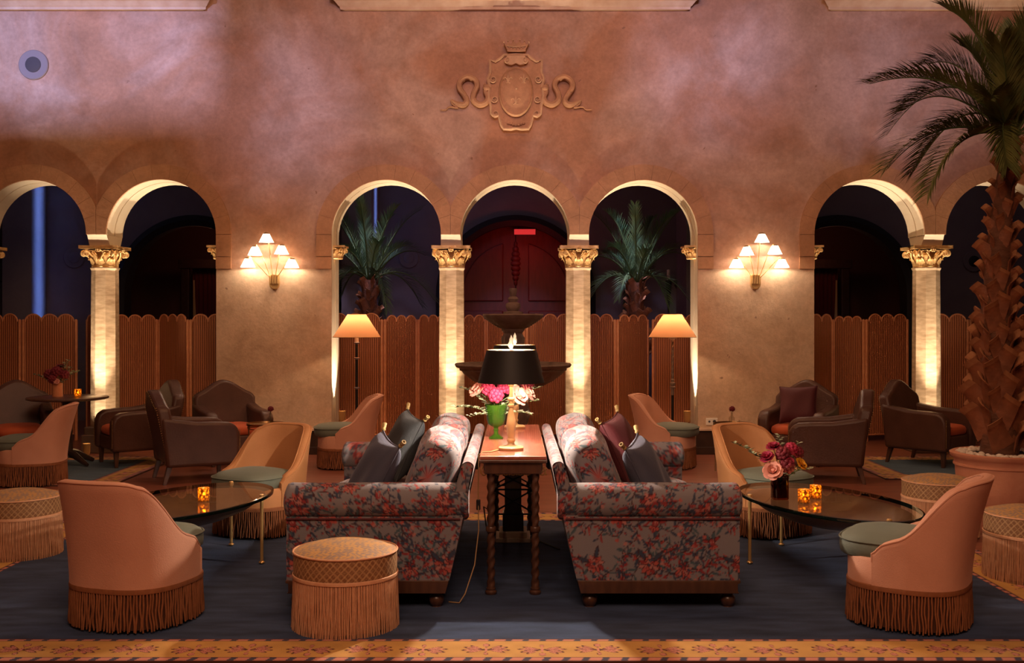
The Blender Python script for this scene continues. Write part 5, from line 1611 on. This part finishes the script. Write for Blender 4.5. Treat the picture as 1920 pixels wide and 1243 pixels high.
# ================================================================== floor lamps
def floor_lamp(label, x, y, fancy):
    t = thing('floor_lamp', label, 'lamp', (x, y, 0), 0, 'parchment-shaded floor lamps')
    zb, zt, rb, rt = 1.405, 1.665, 0.272, 0.105
    n = 64
    P = np.array([[(r * math.cos(2 * PI * k / n), r * math.sin(2 * PI * k / n), z) for k in range(n)] for r, z in ((rb, zb), (rb + (rt - rb) * .5, (zb + zt) / 2), (rt, zt))])
    MB().grid(P, wv=True).build('lamp_shade', 'shade_parchment', t, recalc=False)
    MB().tube([(rb * math.cos(2 * PI * k / 48), rb * math.sin(2 * PI * k / 48), zb) for k in range(49)], 0.004, 6, cap=False).build('shade_rim', 'cream_wood', t)
    MB().tube([(rt * math.cos(2 * PI * k / 48), rt * math.sin(2 * PI * k / 48), zt) for k in range(49)], 0.004, 6, cap=False).build('shade_rim', 'cream_wood', t)
    MB().lathe([(0, 0), (0.15, 0), (0.155, 0.012), (0.06, 0.03), (0.025, 0.06), (0.016, 0.09)], 28).build('base', 'iron', t)
    if not fancy:
        MB().tube([(0, 0, 0.05), (0, 0, 1.34)], 0.015, 12).build('pole', 'iron', t)
        for z in (1.335, 1.16, 0.82):
            MB().lathe([(0.014, z - 0.012), (0.03, z), (0.034, z + 0.008), (0.014, z + 0.014)], 18).build('drip_ring', 'speaker_ring', t)
        MB().lathe([(0.018, 1.345), (0.02, 1.35), (0.02, 1.43), (0, 1.43)], 16).build('candle_sleeve', 'lamp_inner_white', t)
    else:
        P = np.zeros((150, 12, 3))
        for i in range(150):
            z = 0.9 + 0.47 * i / 149
            for k in range(12):
                an = 2 * PI * k / 12; r = 0.013 * (1 + 0.22 * math.cos(2 * an - z * 95))
                P[i, k] = (r * math.cos(an), r * math.sin(an), z)
        MB().grid(P, wv=True).build('twisted_pole', 'metal_box', t)
        MB().tube([(0, 0, 0.05), (0, 0, 0.82)], 0.014, 12).build('pole', 'iron', t)
        MB().lathe([(0.014, 0.74), (0.022, 0.77), (0.015, 0.79), (0.026, 0.82), (0.034, 0.835), (0.02, 0.845), (0.03, 0.865), (0.03, 0.88), (0.016, 0.895), (0.022, 0.915), (0.013, 0.93)], 18).build('knop', 'metal_box', t)
        MB().lathe([(0.013, 1.37), (0.03, 1.385), (0.05, 1.40), (0.055, 1.408), (0.02, 1.41), (0.018, 1.44), (0, 1.44)], 18, flute=lambda i, a: 1 + (0.12 * math.cos(8 * a) if 1 < i < 4 else 0)).build('bobeche', 'outlet_white', t)
    MB().ball((0, 0, 1.628), (0.02, 0.02, 0.026), 12, 8).build('light_bulb', 'bulb', t)
    MB().tube([(0, 0, 1.52), (0, 0, zt - 0.01)], 0.003, 5).tube([(-rt, 0, zt - 0.006), (rt, 0, zt - 0.006)], 0.0025, 5).tube([(0, -rt, zt - 0.006), (0, rt, zt - 0.006)], 0.0025, 5).build('spider', 'brass_dark', t)
    point('floor_lamp_light', (x, y, 1.565), 17, (1.0, 0.66, 0.40), 0.025)
floor_lamp('floor lamp with a parchment shade on a black ringed pole at left', sx(669, 12.2), 12.2, False)
floor_lamp('floor lamp with a parchment shade on a twisted pole at right', sx(1261, 12.2), 12.2, True)

# ================================================================== wicker folding screens
YS = 14.05; SCR = FPX / YS
def screen(label, joints, flip):
    """zigzag folding screen; joints = picture columns of its hinges at the screen's depth"""
    xs = [(j - CXP) / SCR for j in joints]
    W = 0.70
    t = thing('folding_screen', label, 'screen', ((xs[0] + xs[-1]) / 2, YS, 0), 0, 'scalloped wicker screens')
    cx = (xs[0] + xs[-1]) / 2
    y = 0.0; s = flip
    for a, b in zip(xs[:-1], xs[1:]):
        dx = b - a
        dy = math.sqrt(max(0.02, W * W - dx * dx)) if dx < W else 0.1
        dy = min(dy, 0.42) * s; s = -s
        y0, y1 = (0.0, abs(dy)) if dy > 0 else (abs(dy), 0.0)
        L = math.hypot(dx, y1 - y0)
        H, hb = 1.58, 0.10
        lobes = 3
        iw = L - 0.10
        pts = [(-iw / 2, hb), (iw / 2, hb)]
        rw = iw / lobes / 2
        for q in range(lobes - 1, -1, -1):
            c = -iw / 2 + rw * (2 * q + 1)
            for i in range(0, 13):
                an = PI * i / 12
                pts.append((c + rw * math.cos(an), H + 0.95 * rw * math.sin(an)))
        p = MB().prism(pts, lambda u, v, d: (u, d, v), -0.012, 0.012).build('wicker_panel', 'wicker', t, smooth=False)
        ang = math.atan2(y1 - y0, dx)
        mid = ((a + b) / 2 - cx, (y0 + y1) / 2, 0)
        p.location = mid; p.rotation_euler = (0, 0, ang)
        for ex in (-1, 1):
            r = MB().tube([(0, 0, 0.0), (0, 0, 1.585)], 0.021, 10).ball((0, 0, 1.59), 0.022, 8, 5).build('pole', 'rattan_pole', p)
            r.location = (ex * (L / 2 - 0.024), 0, 0)
        r = MB().tube([(-iw / 2, 0, hb - 0.01), (iw / 2, 0, hb - 0.01)], 0.015, 8).build('bottom_rail', 'rattan_pole', p)
        rim = [(c_[0], -0.012, c_[1]) for c_ in pts[2:]]
        MB().tube(rim, 0.011, 6).build('scalloped_rim', 'rattan_pole', p)
screen('wicker screen at the far left behind the leather armchair', [-160, -62, 40, 138], 1)
screen('wicker screen behind the column at the round dark table', [138, 207, 277, 354, 440], -1)
screen('wicker screen behind the left floor lamp', [612, 719, 778, 845], -1)
screen('wicker screen behind the stone fountain', [845, 910, 985, 1078], 1)
screen('wicker screen behind the right floor lamp', [1078, 1156, 1224, 1322], -1)
screen('wicker screen behind the leather armchair by the right pier', [1496, 1579, 1622, 1716], 1)
screen('wicker screen behind the tall palm trunk', [1716, 1818, 1880, 1978], -1)

# ================================================================== five-light brass wall sconces
def sconce(label, pxc, shades):
    x0, z0 = sx(pxc, YW - 0.08), sz(529, YW)
    t = thing('wall_sconce', label, 'sconce', (x0, YW - 0.014, z0), 0, 'five-light brass wall sconces')
    pl = [(0.062 * math.cos(a), (0.07 + 0.0) * math.sin(a)) for a in [PI + PI * k / 12 for k in range(13)]]
    pl = [(0.062, 0.09)] + [(-0.062, 0.09)] + [(x, z - 0.02) for x, z in pl]
    MB().prism(pl, lambda a, b, d: (a, -d, b), 0.0, 0.045).build('back_plate', 'brass', t, smooth=False, bevel=0.012, seg=2)
    for k in range(4):
        MB().tube([(-0.04 + 0.027 * k, -0.05, -0.02), (-0.04 + 0.027 * k, -0.052, 0.08)], 0.010, 8).build('reed', 'brass', t)
    for i, (ax, az) in enumerate(shades):
        dx = (ax - pxc) * YW / FPX; dz = (529 - az) * YW / FPX
        yo = -0.135
        kx = 0.018 * (dx / 0.15)
        top = dz + 0.055
        MB().tube([(kx, -0.045, 0.04), (kx + dx * 0.15, -0.075, 0.04 + top * 0.15), (dx * 0.62, -0.09, top * 0.7), (dx * 0.93, -0.11, top + 0.012), (dx, yo, top)], 0.0045, 7).build('arm', 'brass', t)
        sh = MB(); n = 40
        P = np.array([[(dx + r * math.cos(2 * PI * k / n), yo + r * math.sin(2 * PI * k / n), dz + z) for k in range(n)] for r, z in ((0.087, -0.058), (0.062, -0.01), (0.038, 0.042))])
        so = sh.grid(P, wv=True).build('glass_shade', 'shade_opal', t, recalc=False)
        MB().lathe([(0.039, 0.038), (0.034, 0.052), (0.012, 0.06), (0, 0.062)], 18, c=(dx, yo, dz)).build('cap', 'brass_dark', so)
        MB().ball((dx, yo, dz + 0.012), (0.014, 0.014, 0.022), 10, 7).build('light_bulb', 'bulb', so)
        point('sconce_light', (x0 + dx, YW - 0.014 + yo, z0 + dz - 0.036), 4.8, (1.0, 0.76, 0.56), 0.015)
sconce('five-light brass wall sconce on the left pier', 513, [(502, 447), (481, 471), (530, 469), (468, 493), (549, 494)])
sconce('five-light brass wall sconce on the right pier', 1418, [(1426, 447), (1398, 471), (1450, 469), (1379, 494), (1463, 494)])

# ================================================================== carved coat of arms
def crest():
    K = 1 / 5.65 * YW / FPX
    xc, zc = sx(967.3, YW), sz(50 + 650 / 5.65, YW)
    t = thing('coat_of_arms', 'carved stone coat of arms with crown and serpents on the wall', 'relief', (xc, YW, zc))
    def q(x, y): return ((x - 945) * K, (650 - y) * K)
    half = [(945, 1088), (1000, 1098), (1075, 1095), (1100, 1055), (1118, 985), (1125, 955), (1165, 965), (1205, 935), (1210, 850), (1235, 750), (1222, 650), (1242, 570), (1215, 500), (1218, 375), (1160, 388), (1110, 355), (1070, 320), (1010, 318), (945, 312)]
    poly = [q(*p) for p in half] + [q(1890 - a, b) for a, b in half[-2:0:-1]]
    fn = lambda a, b, d: (a, -d, b)
    MB().prism(poly, fn, 0.0, 0.045).build('cartouche', 'crest_stone', t, smooth=False, bevel=0.008)
    rim = [(a, -0.05, b) for a, b in poly]; rim.append(rim[0])
    MB().tube(rim, 0.018, 6, cap=False).build('cartouche_rim', 'crest_raised_tint', t)
    n = 48
    def ov(s): return [q(945 + 182 * s * math.cos(2 * PI * k / n), 710 - 262 * s * math.sin(2 * PI * k / n)) for k in range(n)]
    vs = []; fs = []
    prof = [(1.0, 0.04), (1.0, 0.07), (0.93, 0.082), (0.88, 0.07), (0.6, 0.085), (0.3, 0.092)]
    for s, d in prof: vs += [(a, -d, b) for a, b in ov(s)]
    for i in range(len(prof) - 1):
        for k in range(n): fs.append((i * n + k, i * n + (k + 1) % n, (i + 1) * n + (k + 1) % n, (i + 1) * n + k))
    fs.append(tuple((len(prof) - 1) * n + k for k in range(n)))
    MB().add(vs, fs).build('oval_shield', 'crest_stone', t, angle=60)
    for (fx, fy, sc) in ((862, 585, 1.0), (1028, 585, 1.0), (943, 805, 1.05)):
        m = MB()
        def p(x, y): a, b = q(fx + x * sc, fy + y * sc); return (a, -0.088, b)
        m.tube([p(0, 45), p(0, 20), p(0, -25), p(0, -52)], [0.004, 0.008, 0.010, 0.002], 8)
        for s in (-1, 1):
            m.tube([p(s * 6, 18), p(s * 14, -8), p(s * 30, -22), p(s * 45, -10), p(s * 42, 4)], [0.006, 0.007, 0.007, 0.006, 0.003], 7)
            m.tube([p(s * 4, 22), p(s * 16, 40), p(s * 24, 38)], [0.005, 0.005, 0.003], 6)
        m.tube([p(-18, 18), p(18, 18)], 0.005, 6)
        m.build('fleur_de_lis', 'crest_raised_tint', t)
    a, b = q(948, 683); MB().ball((a, -0.09, b), 0.012, 8, 5).build('boss', 'crest_raised_tint', t)
    # crown
    cr = [(860, 290), (1040, 290), (1080, 195), (1055, 215), (1035, 180), (1005, 212), (985, 175), (950, 208), (915, 175), (890, 212), (862, 180), (845, 215), (818, 195)]
    MB().prism([q(*p) for p in cr], fn, 0.0, 0.075).build('crown', 'crest_stone', t, smooth=False, bevel=0.006)
    m = MB()
    for p_ in ((818, 190), (862, 176), (915, 170), (985, 170), (1035, 176), (1080, 190), (880, 250), (915, 252), (950, 254), (985, 252), (1020, 250)):
        a, b = q(*p_); m.ball((a, -0.075, b), 0.011, 7, 5)
    for y in (232, 282):
        m.tube([(q(x, y + 8 * (1 - ((x - 950) / 110) ** 2))[0], -0.08, q(x, y + 8 * (1 - ((x - 950) / 110) ** 2))[1]) for x in range(852, 1050, 14)], 0.006, 6)
    m.build('crown_jewels', 'crest_raised_tint', t)
    # scroll strap under the crown and scroll ends
    st = [(850, 330), (1040, 330), (1060, 380), (1035, 425), (985, 435), (945, 415), (900, 435), (855, 425), (835, 380)]
    MB().prism([q(*p) for p in st], fn, 0.04, 0.085).build('scroll_strap', 'crest_raised_tint', t, smooth=False, bevel=0.008)
    sp = [(855, 380), (1040, 380), (728, 935), (1165, 935), (720, 785), (1172, 785), (705, 575), (1180, 575)]
    for i, (x, y) in enumerate(sp):
        m = MB(); pts = []
        for k in range(26):
            an = k / 25 * 3.4 * PI; r = 38 * (1 - 0.8 * k / 25)
            s = 1 if i % 2 else -1
            a, b = q(x + s * r * math.cos(an) * (0.7 if i < 2 else 1), y + r * math.sin(an)); pts.append((a, -0.055 - (0.03 if i < 2 else 0), b))
        m.tube(pts, [0.011 - 0.005 * k / 25 for k in range(26)], 6).build('scroll', 'crest_raised_tint', t)
    a, b = q(945, 1045); m = MB()
    for k in range(7): m.ball((a + (k - 3) * 0.03, -0.05, b + 0.012 * math.cos(k)), (0.02, 0.015, 0.02), 7, 5)
    m.build('mask_ornament', 'crest_stone', t)
    # serpents
    path = [(668, 640), (640, 655), (628, 700), (650, 760), (625, 815), (560, 835), (500, 790), (500, 720), (535, 640), (510, 570), (430, 545), (360, 590), (350, 660), (395, 730), (425, 790), (395, 835), (330, 825), (262, 785)]
    tail = [(262, 785), (280, 830), (330, 865), (240, 855), (205, 885), (145, 885)]
    def smooth_path(pp):
        out = []
        for i in range(len(pp) - 1):
            p0 = pp[max(i - 1, 0)]; p1 = pp[i]; p2 = pp[i + 1]; p3 = pp[min(i + 2, len(pp) - 1)]
            for k in range(5):
                s = k / 5
                out.append(tuple(0.5 * (2 * p1[j] + (p2[j] - p0[j]) * s + (2 * p0[j] - 5 * p1[j] + 4 * p2[j] - p3[j]) * s * s + (3 * p1[j] - p0[j] - 3 * p2[j] + p3[j]) * s ** 3) for j in (0, 1)))
        return out + [pp[-1]]
    for mir in (0, 1):
        m = MB()
        pp = [((1890 - x) if mir else x, y) for x, y in smooth_path(path)]
        m.tube([(q(x, y)[0], -0.03, q(x, y)[1]) for x, y in pp], [0.036 * min(1, 0.6 + i / 20, (len(pp) - i) / 12 + 0.3) for i in range(len(pp))], 8)
        pp = [((1890 - x) if mir else x, y) for x, y in smooth_path(tail)]
        m.tube([(q(x, y)[0], -0.022, q(x, y)[1]) for x, y in pp], [0.016 * (1 - 0.7 * i / len(pp)) for i in range(len(pp))], 7)
        hx = 640 if not mir else 1250
        a, b = q(hx, 665); m.ball((a, -0.045, b), (0.05, 0.035, 0.045), 10, 6)
        for k in range(5):
            an = PI / 2 + (k - 2) * 0.5 + (0 if not mir else 0)
            ex, ey = q(hx + (-1 if not mir else 1) * 45 * math.sin(an), 640 - 50 * math.cos(an))
            m.tube([(a, -0.05, b), (ex, -0.03, ey)], [0.014, 0.004], 6)
        m.build('serpent', 'crest_stone', t)
    t.scale = (1, 1.5, 1)
crest()

# ================================================================== stone fountain
def fountain():
    t = thing('stone_fountain', 'two-tier carved stone fountain between the middle columns', 'fountain', (sx(962, 11.95), 11.95, 0))
    fl_ = lambda i, a: 1 + 0.03 * abs(math.cos(9 * a))
    MB().lathe([(0.34, 0), (0.34, 0.10), (0.29, 0.12), (0.29, 0.2), (0.24, 0.24), (0.15, 0.30), (0.12, 0.36), (0.16, 0.45), (0.19, 0.56), (0.16, 0.66), (0.11, 0.72), (0.13, 0.77), (0.18, 0.80), (0.18, 0.83)], 40, flute=lambda i, a: 1 + (0.04 * math.cos(12 * a) if 6 <= i <= 9 else 0)).build('pedestal', 'fountain_stone', t)
    MB().lathe([(0.15, 0.82), (0.30, 0.85), (0.44, 0.92), (0.54, 1.0), (0.575, 1.03), (0.60, 1.04), (0.60, 1.06), (0.64, 1.075), (0.655, 1.10), (0.645, 1.115), (0.60, 1.115), (0.57, 1.08), (0.40, 1.0), (0.2, 0.96), (0, 0.95)], 96, flute=lambda i, a: 1 + (0.03 * abs(math.cos(10 * a)) if 1 <= i <= 3 else 0)).build('lower_bowl', 'fountain_stone', t)
    MB().lathe([(0.17, 0.95), (0.17, 1.0), (0.10, 1.04), (0.085, 1.1), (0.10, 1.2), (0.12, 1.3), (0.125, 1.4), (0.10, 1.45), (0.13, 1.49), (0.13, 1.51)], 32, flute=lambda i, a: 1 + (0.06 * math.cos(8 * a) if 4 <= i <= 6 else 0)).build('stem', 'fountain_stone', t)
    MB().lathe([(0.10, 1.49), (0.17, 1.52), (0.25, 1.575), (0.31, 1.62), (0.335, 1.64), (0.345, 1.655), (0.335, 1.668), (0.31, 1.668), (0.26, 1.63), (0, 1.60)], 80, flute=lambda i, a: 1 + (0.05 * abs(math.cos(8 * a)) if 1 <= i <= 3 else 0)).build('upper_bowl', 'fountain_stone', t)
    MB().lathe([(0.11, 1.61), (0.11, 1.69), (0.085, 1.695), (0.06, 1.70), (0.075, 1.725), (0.085, 1.755), (0.078, 1.785), (0.045, 1.80), (0.052, 1.815), (0.06, 1.835), (0.05, 1.855), (0.03, 1.865), (0.038, 1.90), (0.046, 1.935), (0.043, 1.955), (0.0, 1.958)], 28).build('finial', 'fountain_stone', t)
fountain()

# ================================================================== palms
def frond_mesh(p0, p1, p2, L=0.30, N=52, rr=0.016, seed=0, wdt=0.012):
    """arched rachis (quadratic curve) with two ranks of blades"""
    rg = random.Random(seed)
    a, b, c = Vector(p0), Vector(p1), Vector(p2)
    f = lambda t: a * (1 - t) ** 2 + b * 2 * t * (1 - t) + c * t * t
    df = lambda t: ((b - a) * 2 * (1 - t) + (c - b) * 2 * t).normalized()
    rach = MB().tube([f(i / 16) for i in range(17)], [rr * (1 - 0.85 * i / 16) for i in range(17)], 6)
    m = MB()
    for i in range(N):
        t = 0.10 + 0.90 * i / (N - 1)
        p = f(t); d = df(t)
        side = d.cross(Vector((0, 0, 1)))
        if side.length < 0.05: side = Vector((1, 0, 0))
        side.normalize(); up = side.cross(d)
        ln = L * (0.35 + 0.75 * math.sin(PI * min(1, 0.12 + 0.80 * t)) ** 0.8) * (0.9 + 0.2 * rg.random())
        for s in (-1, 1):
            ang = 0.42 + 0.25 * (1 - t) + 0.12 * (rg.random() - .5)
            dirv = (d * math.cos(ang) + side * s * math.sin(ang) * 0.9 + up * (0.28 + 0.25 * rg.random())).normalized()
            e1 = p + dirv * ln * 0.45
            e2 = p + dirv * ln + Vector((0, 0, -0.16 * ln))
            wv = dirv.cross(up).normalized() * wdt
            vs = [p - wv * 0.5, p + wv * 0.5, e1 + wv, e2, e1 - wv]
            m.add(vs, [(0, 1, 2, 4), (4, 2, 3)])
    return rach, m
def boot_mesh(w, h):
    P = np.zeros((7, 5, 3))
    for i in range(7):
        t = i / 6
        ww = w * (0.95 - 0.45 * t + (0.06 if i == 6 else 0))
        out = 0.012 + 0.025 * t + 0.10 * max(0, t - 0.6) ** 1.4 * 2.0
        for j in range(5):
            u = -1 + 2 * j / 4
            P[i, j] = (ww * u, -(out - 0.05 * w / 0.1 * 0.35 * u * u + (0.012 * abs(u) if i == 6 else 0)), h * t)
    Q = P.copy(); Q[..., 1] += 0.014
    m = MB().grid(P).grid(Q)
    e = [(0, j) for j in range(5)] + [(i, 4) for i in range(1, 7)] + [(6, j) for j in range(3, -1, -1)] + [(i, 0) for i in range(5, 0, -1)]
    for k in range(len(e)):
        i0, j0 = e[k]; i1, j1 = e[(k + 1) % len(e)]
        a = i0 * 5 + j0; b = i1 * 5 + j1
        m.f.append((a, b, b + 35, a + 35))
    return m

def trunk(t, path, rads, boots, bw, bh, z_lo, z_hi, per, seed):
    rg = random.Random(seed)
    P = []
    nz = 60
    pts = [Vector(p) for p in path]
    def at_(q):
        q = q * (len(pts) - 1); i = min(int(q), len(pts) - 2); return pts[i].lerp(pts[i + 1], q - i)
    def rad_(q):
        q = q * (len(rads) - 1); i = min(int(q), len(rads) - 2); return rads[i] + (rads[i + 1] - rads[i]) * (q - i)
    m = MB()
    G = np.zeros((nz, 20, 3))
    for i in range(nz):
        q = i / (nz - 1); c = at_(q); r = rad_(q)
        for k in range(20):
            a = 2 * PI * k / 20
            rr = r * (1 + 0.05 * math.sin(a * 3 + q * 50) + 0.03 * rg.random())
            G[i, k] = (c.x + rr * math.cos(a), c.y + rr * math.sin(a), c.z)
    tr = m.grid(G, wv=True).build('trunk', 'palm_bark', t)
    b0 = None
    H = pts[-1].z - pts[0].z
    for k in range(boots):
        q = (z_lo + (z_hi - z_lo) * k / (boots - 1))
        c = at_(q); r = rad_(q)
        a = k * 2 * PI * (1 / per) + (0.5 * 2 * PI / per) * (k // per) + 0.15 * (rg.random() - .5)
        s = (0.85 + 0.35 * rg.random()) * (r / rads[0])
        skew = (1 if (k // per) % 2 else -1) * (0.5 + 0.2 * rg.random())
        mt = Matrix.Translation((c.x, c.y, c.z - 0.02)) @ Matrix.Rotation(a, 4, 'Z') @ Matrix.Translation((0, -(r - 0.012), 0)) @ Matrix.Rotation(skew, 4, 'Y') @ Matrix.Rotation(-0.02 + 0.08 * rg.random(), 4, 'X') @ Matrix.Scale(s, 4)
        if b0 is None:
            b0 = boot_mesh(bw, bh).build('leaf_base', ['palm_boot', 'boot_tip'], tr, angle=50); b0.matrix_local = mt
            for f in b0.data.polygons: f.material_index = 1 if f.center.z > 0.86 * bh else 0
        else: rep('leaf_base', b0, tr, mt)
    return tr

def palm(name, label, loc, path, rads, boots, bw, bh, per, fronds, L, N, leafmat, seed, wdt, lo=0.02, hi=1.0, group=None):
    t = thing(name, label, 'palm', loc, 0, group)
    trunk(t, path, rads, boots, bw, bh, lo, hi, per, seed)
    top = Vector(path[-1])
    for i, (c1, c2) in enumerate(fronds):
        base = top + Vector((c1[0], c1[1], 0)).normalized() * rads[-1] * 0.5
        ra, m = frond_mesh(base, top + Vector(c1), top + Vector(c2), L, N, rads[-1] * 0.13 + 0.004, seed * 50 + i, wdt)
        fr = m.build('frond', leafmat, t, smooth=False, recalc=False)
        ra.build('rachis', 'stem_green', fr, angle=0)
    return t

PYM = 9.2
PXM = sx(1874, PYM)
mpp = PYM / FPX
def fr2(ctrl, tip, dy):
    """frond given by its bend and tip as offsets in metres (x, z) from the crown, dy = depth offset of the tip"""
    return ((ctrl[0], dy * 0.45, ctrl[1]), (tip[0], dy, tip[1]))
def fo(cx_, cy_, tx_, ty_, dy):
    X0, Y0 = 1895, 262
    return fr2(((cx_ - X0) * mpp, (Y0 - cy_) * mpp), ((tx_ - X0) * mpp, (Y0 - ty_) * mpp), dy)
big = [fo(1790, 120, 1612, 175, -0.25), fo(1740, 215, 1630, 335, -0.45), fo(1770, 235, 1690, 382, -0.6), fo(1855, 60, 1768, 30, -0.1),
       fo(1830, 90, 1768, 110, 0.3), fo(1800, 70, 1680, 250, 0.25), fo(1800, 130, 1735, 190, 0.5), fo(1890, 90, 1912, 60, -0.3), fo(1930, 90, 1985, 40, 0.2),
       fo(1960, 130, 2080, 110, -0.2), fo(1990, 170, 2160, 230, 0.1), fo(1960, 220, 2100, 380, -0.4), fo(1910, 120, 1950, 30, 0.5),
       fo(1850, 205, 1842, 330, -0.45), fo(1870, 90, 1850, 60, 0.55), fo(1955, 160, 2010, 330, 0.5), fo(1830, 180, 1780, 230, -0.75), fo(1900, 120, 1895, 90, -0.7),
       fo(1860, 140, 1815, 120, -0.6), fo(1940, 160, 2010, 180, 0.8), fo(1850, 130, 1780, 300, 0.8)]
palm('tall_palm', 'tall date palm standing in the terracotta pot at right', (PXM, PYM, 0), [(0, 0, 0.40), (-0.025, 0, 1.0), (-0.03, 0, 1.7), (0.01, 0, 2.4), (0.10, 0, 3.18)],
     [0.155, 0.14, 0.115, 0.09, 0.065], 120, 0.125, 0.26, 6, big, 0.33, 110, 'palm_leaf', 3, 0.0065, 0.06, 0.985)
# pot
t = thing('terracotta_pot', 'large round terracotta pot holding the tall palm', 'pot', (PXM + 0.03, PYM, 0))
MB().lathe([(0, 0), (0.30, 0), (0.34, 0.06), (0.375, 0.2), (0.385, 0.33), (0.385, 0.345), (0.40, 0.35), (0.40, 0.365), (0.39, 0.37), (0.395, 0.40), (0.41, 0.415), (0.425, 0.43), (0.43, 0.455), (0.41, 0.465), (0.37, 0.46), (0.365, 0.40), (0, 0.40)], 64).build('pot_body', 'terracotta', t)
MB().lathe([(0, 0.405), (0.363, 0.405), (0.363, 0.435), (0, 0.44)], 32).build('soil', 'soil', t)
rg = random.Random(9)
p0 = MB().ball((0, 0, 0), (0.028, 0.022, 0.016), 8, 5)
pb = None
for k in range(120):
    a = k * 2.39996; r = 0.235 + 0.125 * ((k % 40) / 39.0) ** 0.6
    loc = (PXM + 0.03 + r * math.cos(a), PYM + r * math.sin(a), 0.450 + 0.010 * rg.random())
    if pb is None: pb = p0.build('pebble', 'pebble_white'); o = pb
    else: o = bpy.data.objects.new('pebble', pb.data); COL.objects.link(o)
    o.location = loc; o.rotation_euler = (0.4 * rg.random(), 0.4 * rg.random(), 6 * rg.random()); s = 0.75 + 0.5 * rg.random(); o.scale = (s, s, s)
    tag(o, 'white pebble lying on the soil of the terracotta palm pot', 'pebble', 'white pebbles in the palm pot')

def ring_fronds(n, rad, up, droop, seed, back=1.0):
    rg = random.Random(seed); out = []
    for k in range(n):
        a = 2 * PI * k / n + rg.random() * 0.3
        e = rg.random()
        R1 = rad * (0.7 + 0.4 * rg.random())
        if k % 3 == 0:
            c = (0.35 * R1 * math.cos(a), 0.35 * R1 * math.sin(a) * back, up * 0.9); p = (0.75 * R1 * math.cos(a), 0.75 * R1 * math.sin(a) * back, up * (1.0 + 0.2 * e))
        elif k % 3 == 1:
            c = (0.5 * R1 * math.cos(a), 0.5 * R1 * math.sin(a) * back, up * 0.65); p = (R1 * math.cos(a), R1 * math.sin(a) * back, up * (0.25 + 0.3 * e))
        else:
            c = (0.55 * R1 * math.cos(a), 0.55 * R1 * math.sin(a) * back, up * 0.35); p = (0.98 * R1 * math.cos(a), 0.98 * R1 * math.sin(a) * back, -droop * (0.5 + 0.6 * e))
        out.append((c, p))
    return out
YP = 15.3
for pxx, zz, lab, sd in ((693, 525, 'passage palm behind the left floor lamp', 11), (1193, 530, 'passage palm behind the right floor lamp', 23)):
    x = sx(pxx, YP); zt = sz(zz, YP)
    palm('passage_palm', lab, (x, YP, 0), [(0, 0, 0), (0.0, 0, zt * 0.5), (0, 0, zt)], [0.15, 0.13, 0.10], 42, 0.10, 0.26, 6,
         ring_fronds(21, 0.92, 0.92, 0.42, sd), 0.24, 46, 'palm_leaf_cool', sd, 0.006, 0.45, 0.98, 'palms in the passage')
spot('palm_fill_spot', (sx(1150, 14.6), 14.6, 3.9), (sx(1195, YP), YP, 2.0), 330, (0.68, 0.65, 1.0), 40, 0.6, 0.1)  # unseen cool spots added above the passage palms, aimed down to brighten them
spot('palm_fill_spot', (sx(700, 14.6), 14.75, 4.1), (sx(690, YP), YP, 2.2), 300, (0.68, 0.62, 1.0), 40, 0.6, 0.1)

# ================================================================== iron candle brackets on the passage wall
def bracket(label, xc, zc):
    t = thing('candle_bracket', label, 'candle bracket', (xc, YB - 0.12, zc), 0, 'iron candle brackets in the passage')
    MB().prism([(0, 0.18), (0.12, 0), (0, -0.18), (-0.12, 0)], lambda a, b, d: (a, d, b), 0.06, 0.10).build('back_plate', 'iron', t, smooth=False)
    MB().tube([(-0.25, 0, 0.06), (0.25, 0, 0.06)], 0.012, 6).build('crossbar', 'iron', t)
    for dx in (-0.22, 0, 0.22):
        MB().lathe([(0.0, -0.45), (0.012, -0.40), (0.05, 0.04), (0.056, 0.08), (0, 0.08)], 12, c=(dx, 0, 0)).build('spike', 'iron', t)
        MB().lathe([(0.026, 0.08), (0.026, 0.24), (0, 0.25)], 12, c=(dx, 0, 0)).build('candle', 'wax', t)
bracket('iron three-candle bracket on the passage wall at the far left', sx(26, YB), sz(535, YB))
bracket('iron three-candle bracket behind the left passage palm', sx(640, YB), sz(535, YB))
bracket('iron three-candle bracket behind the right passage palm', sx(1283, YB - 0.3), sz(535, YB))
bracket('iron three-candle bracket on the passage wall at the far right', sx(1912, YB), sz(535, YB))
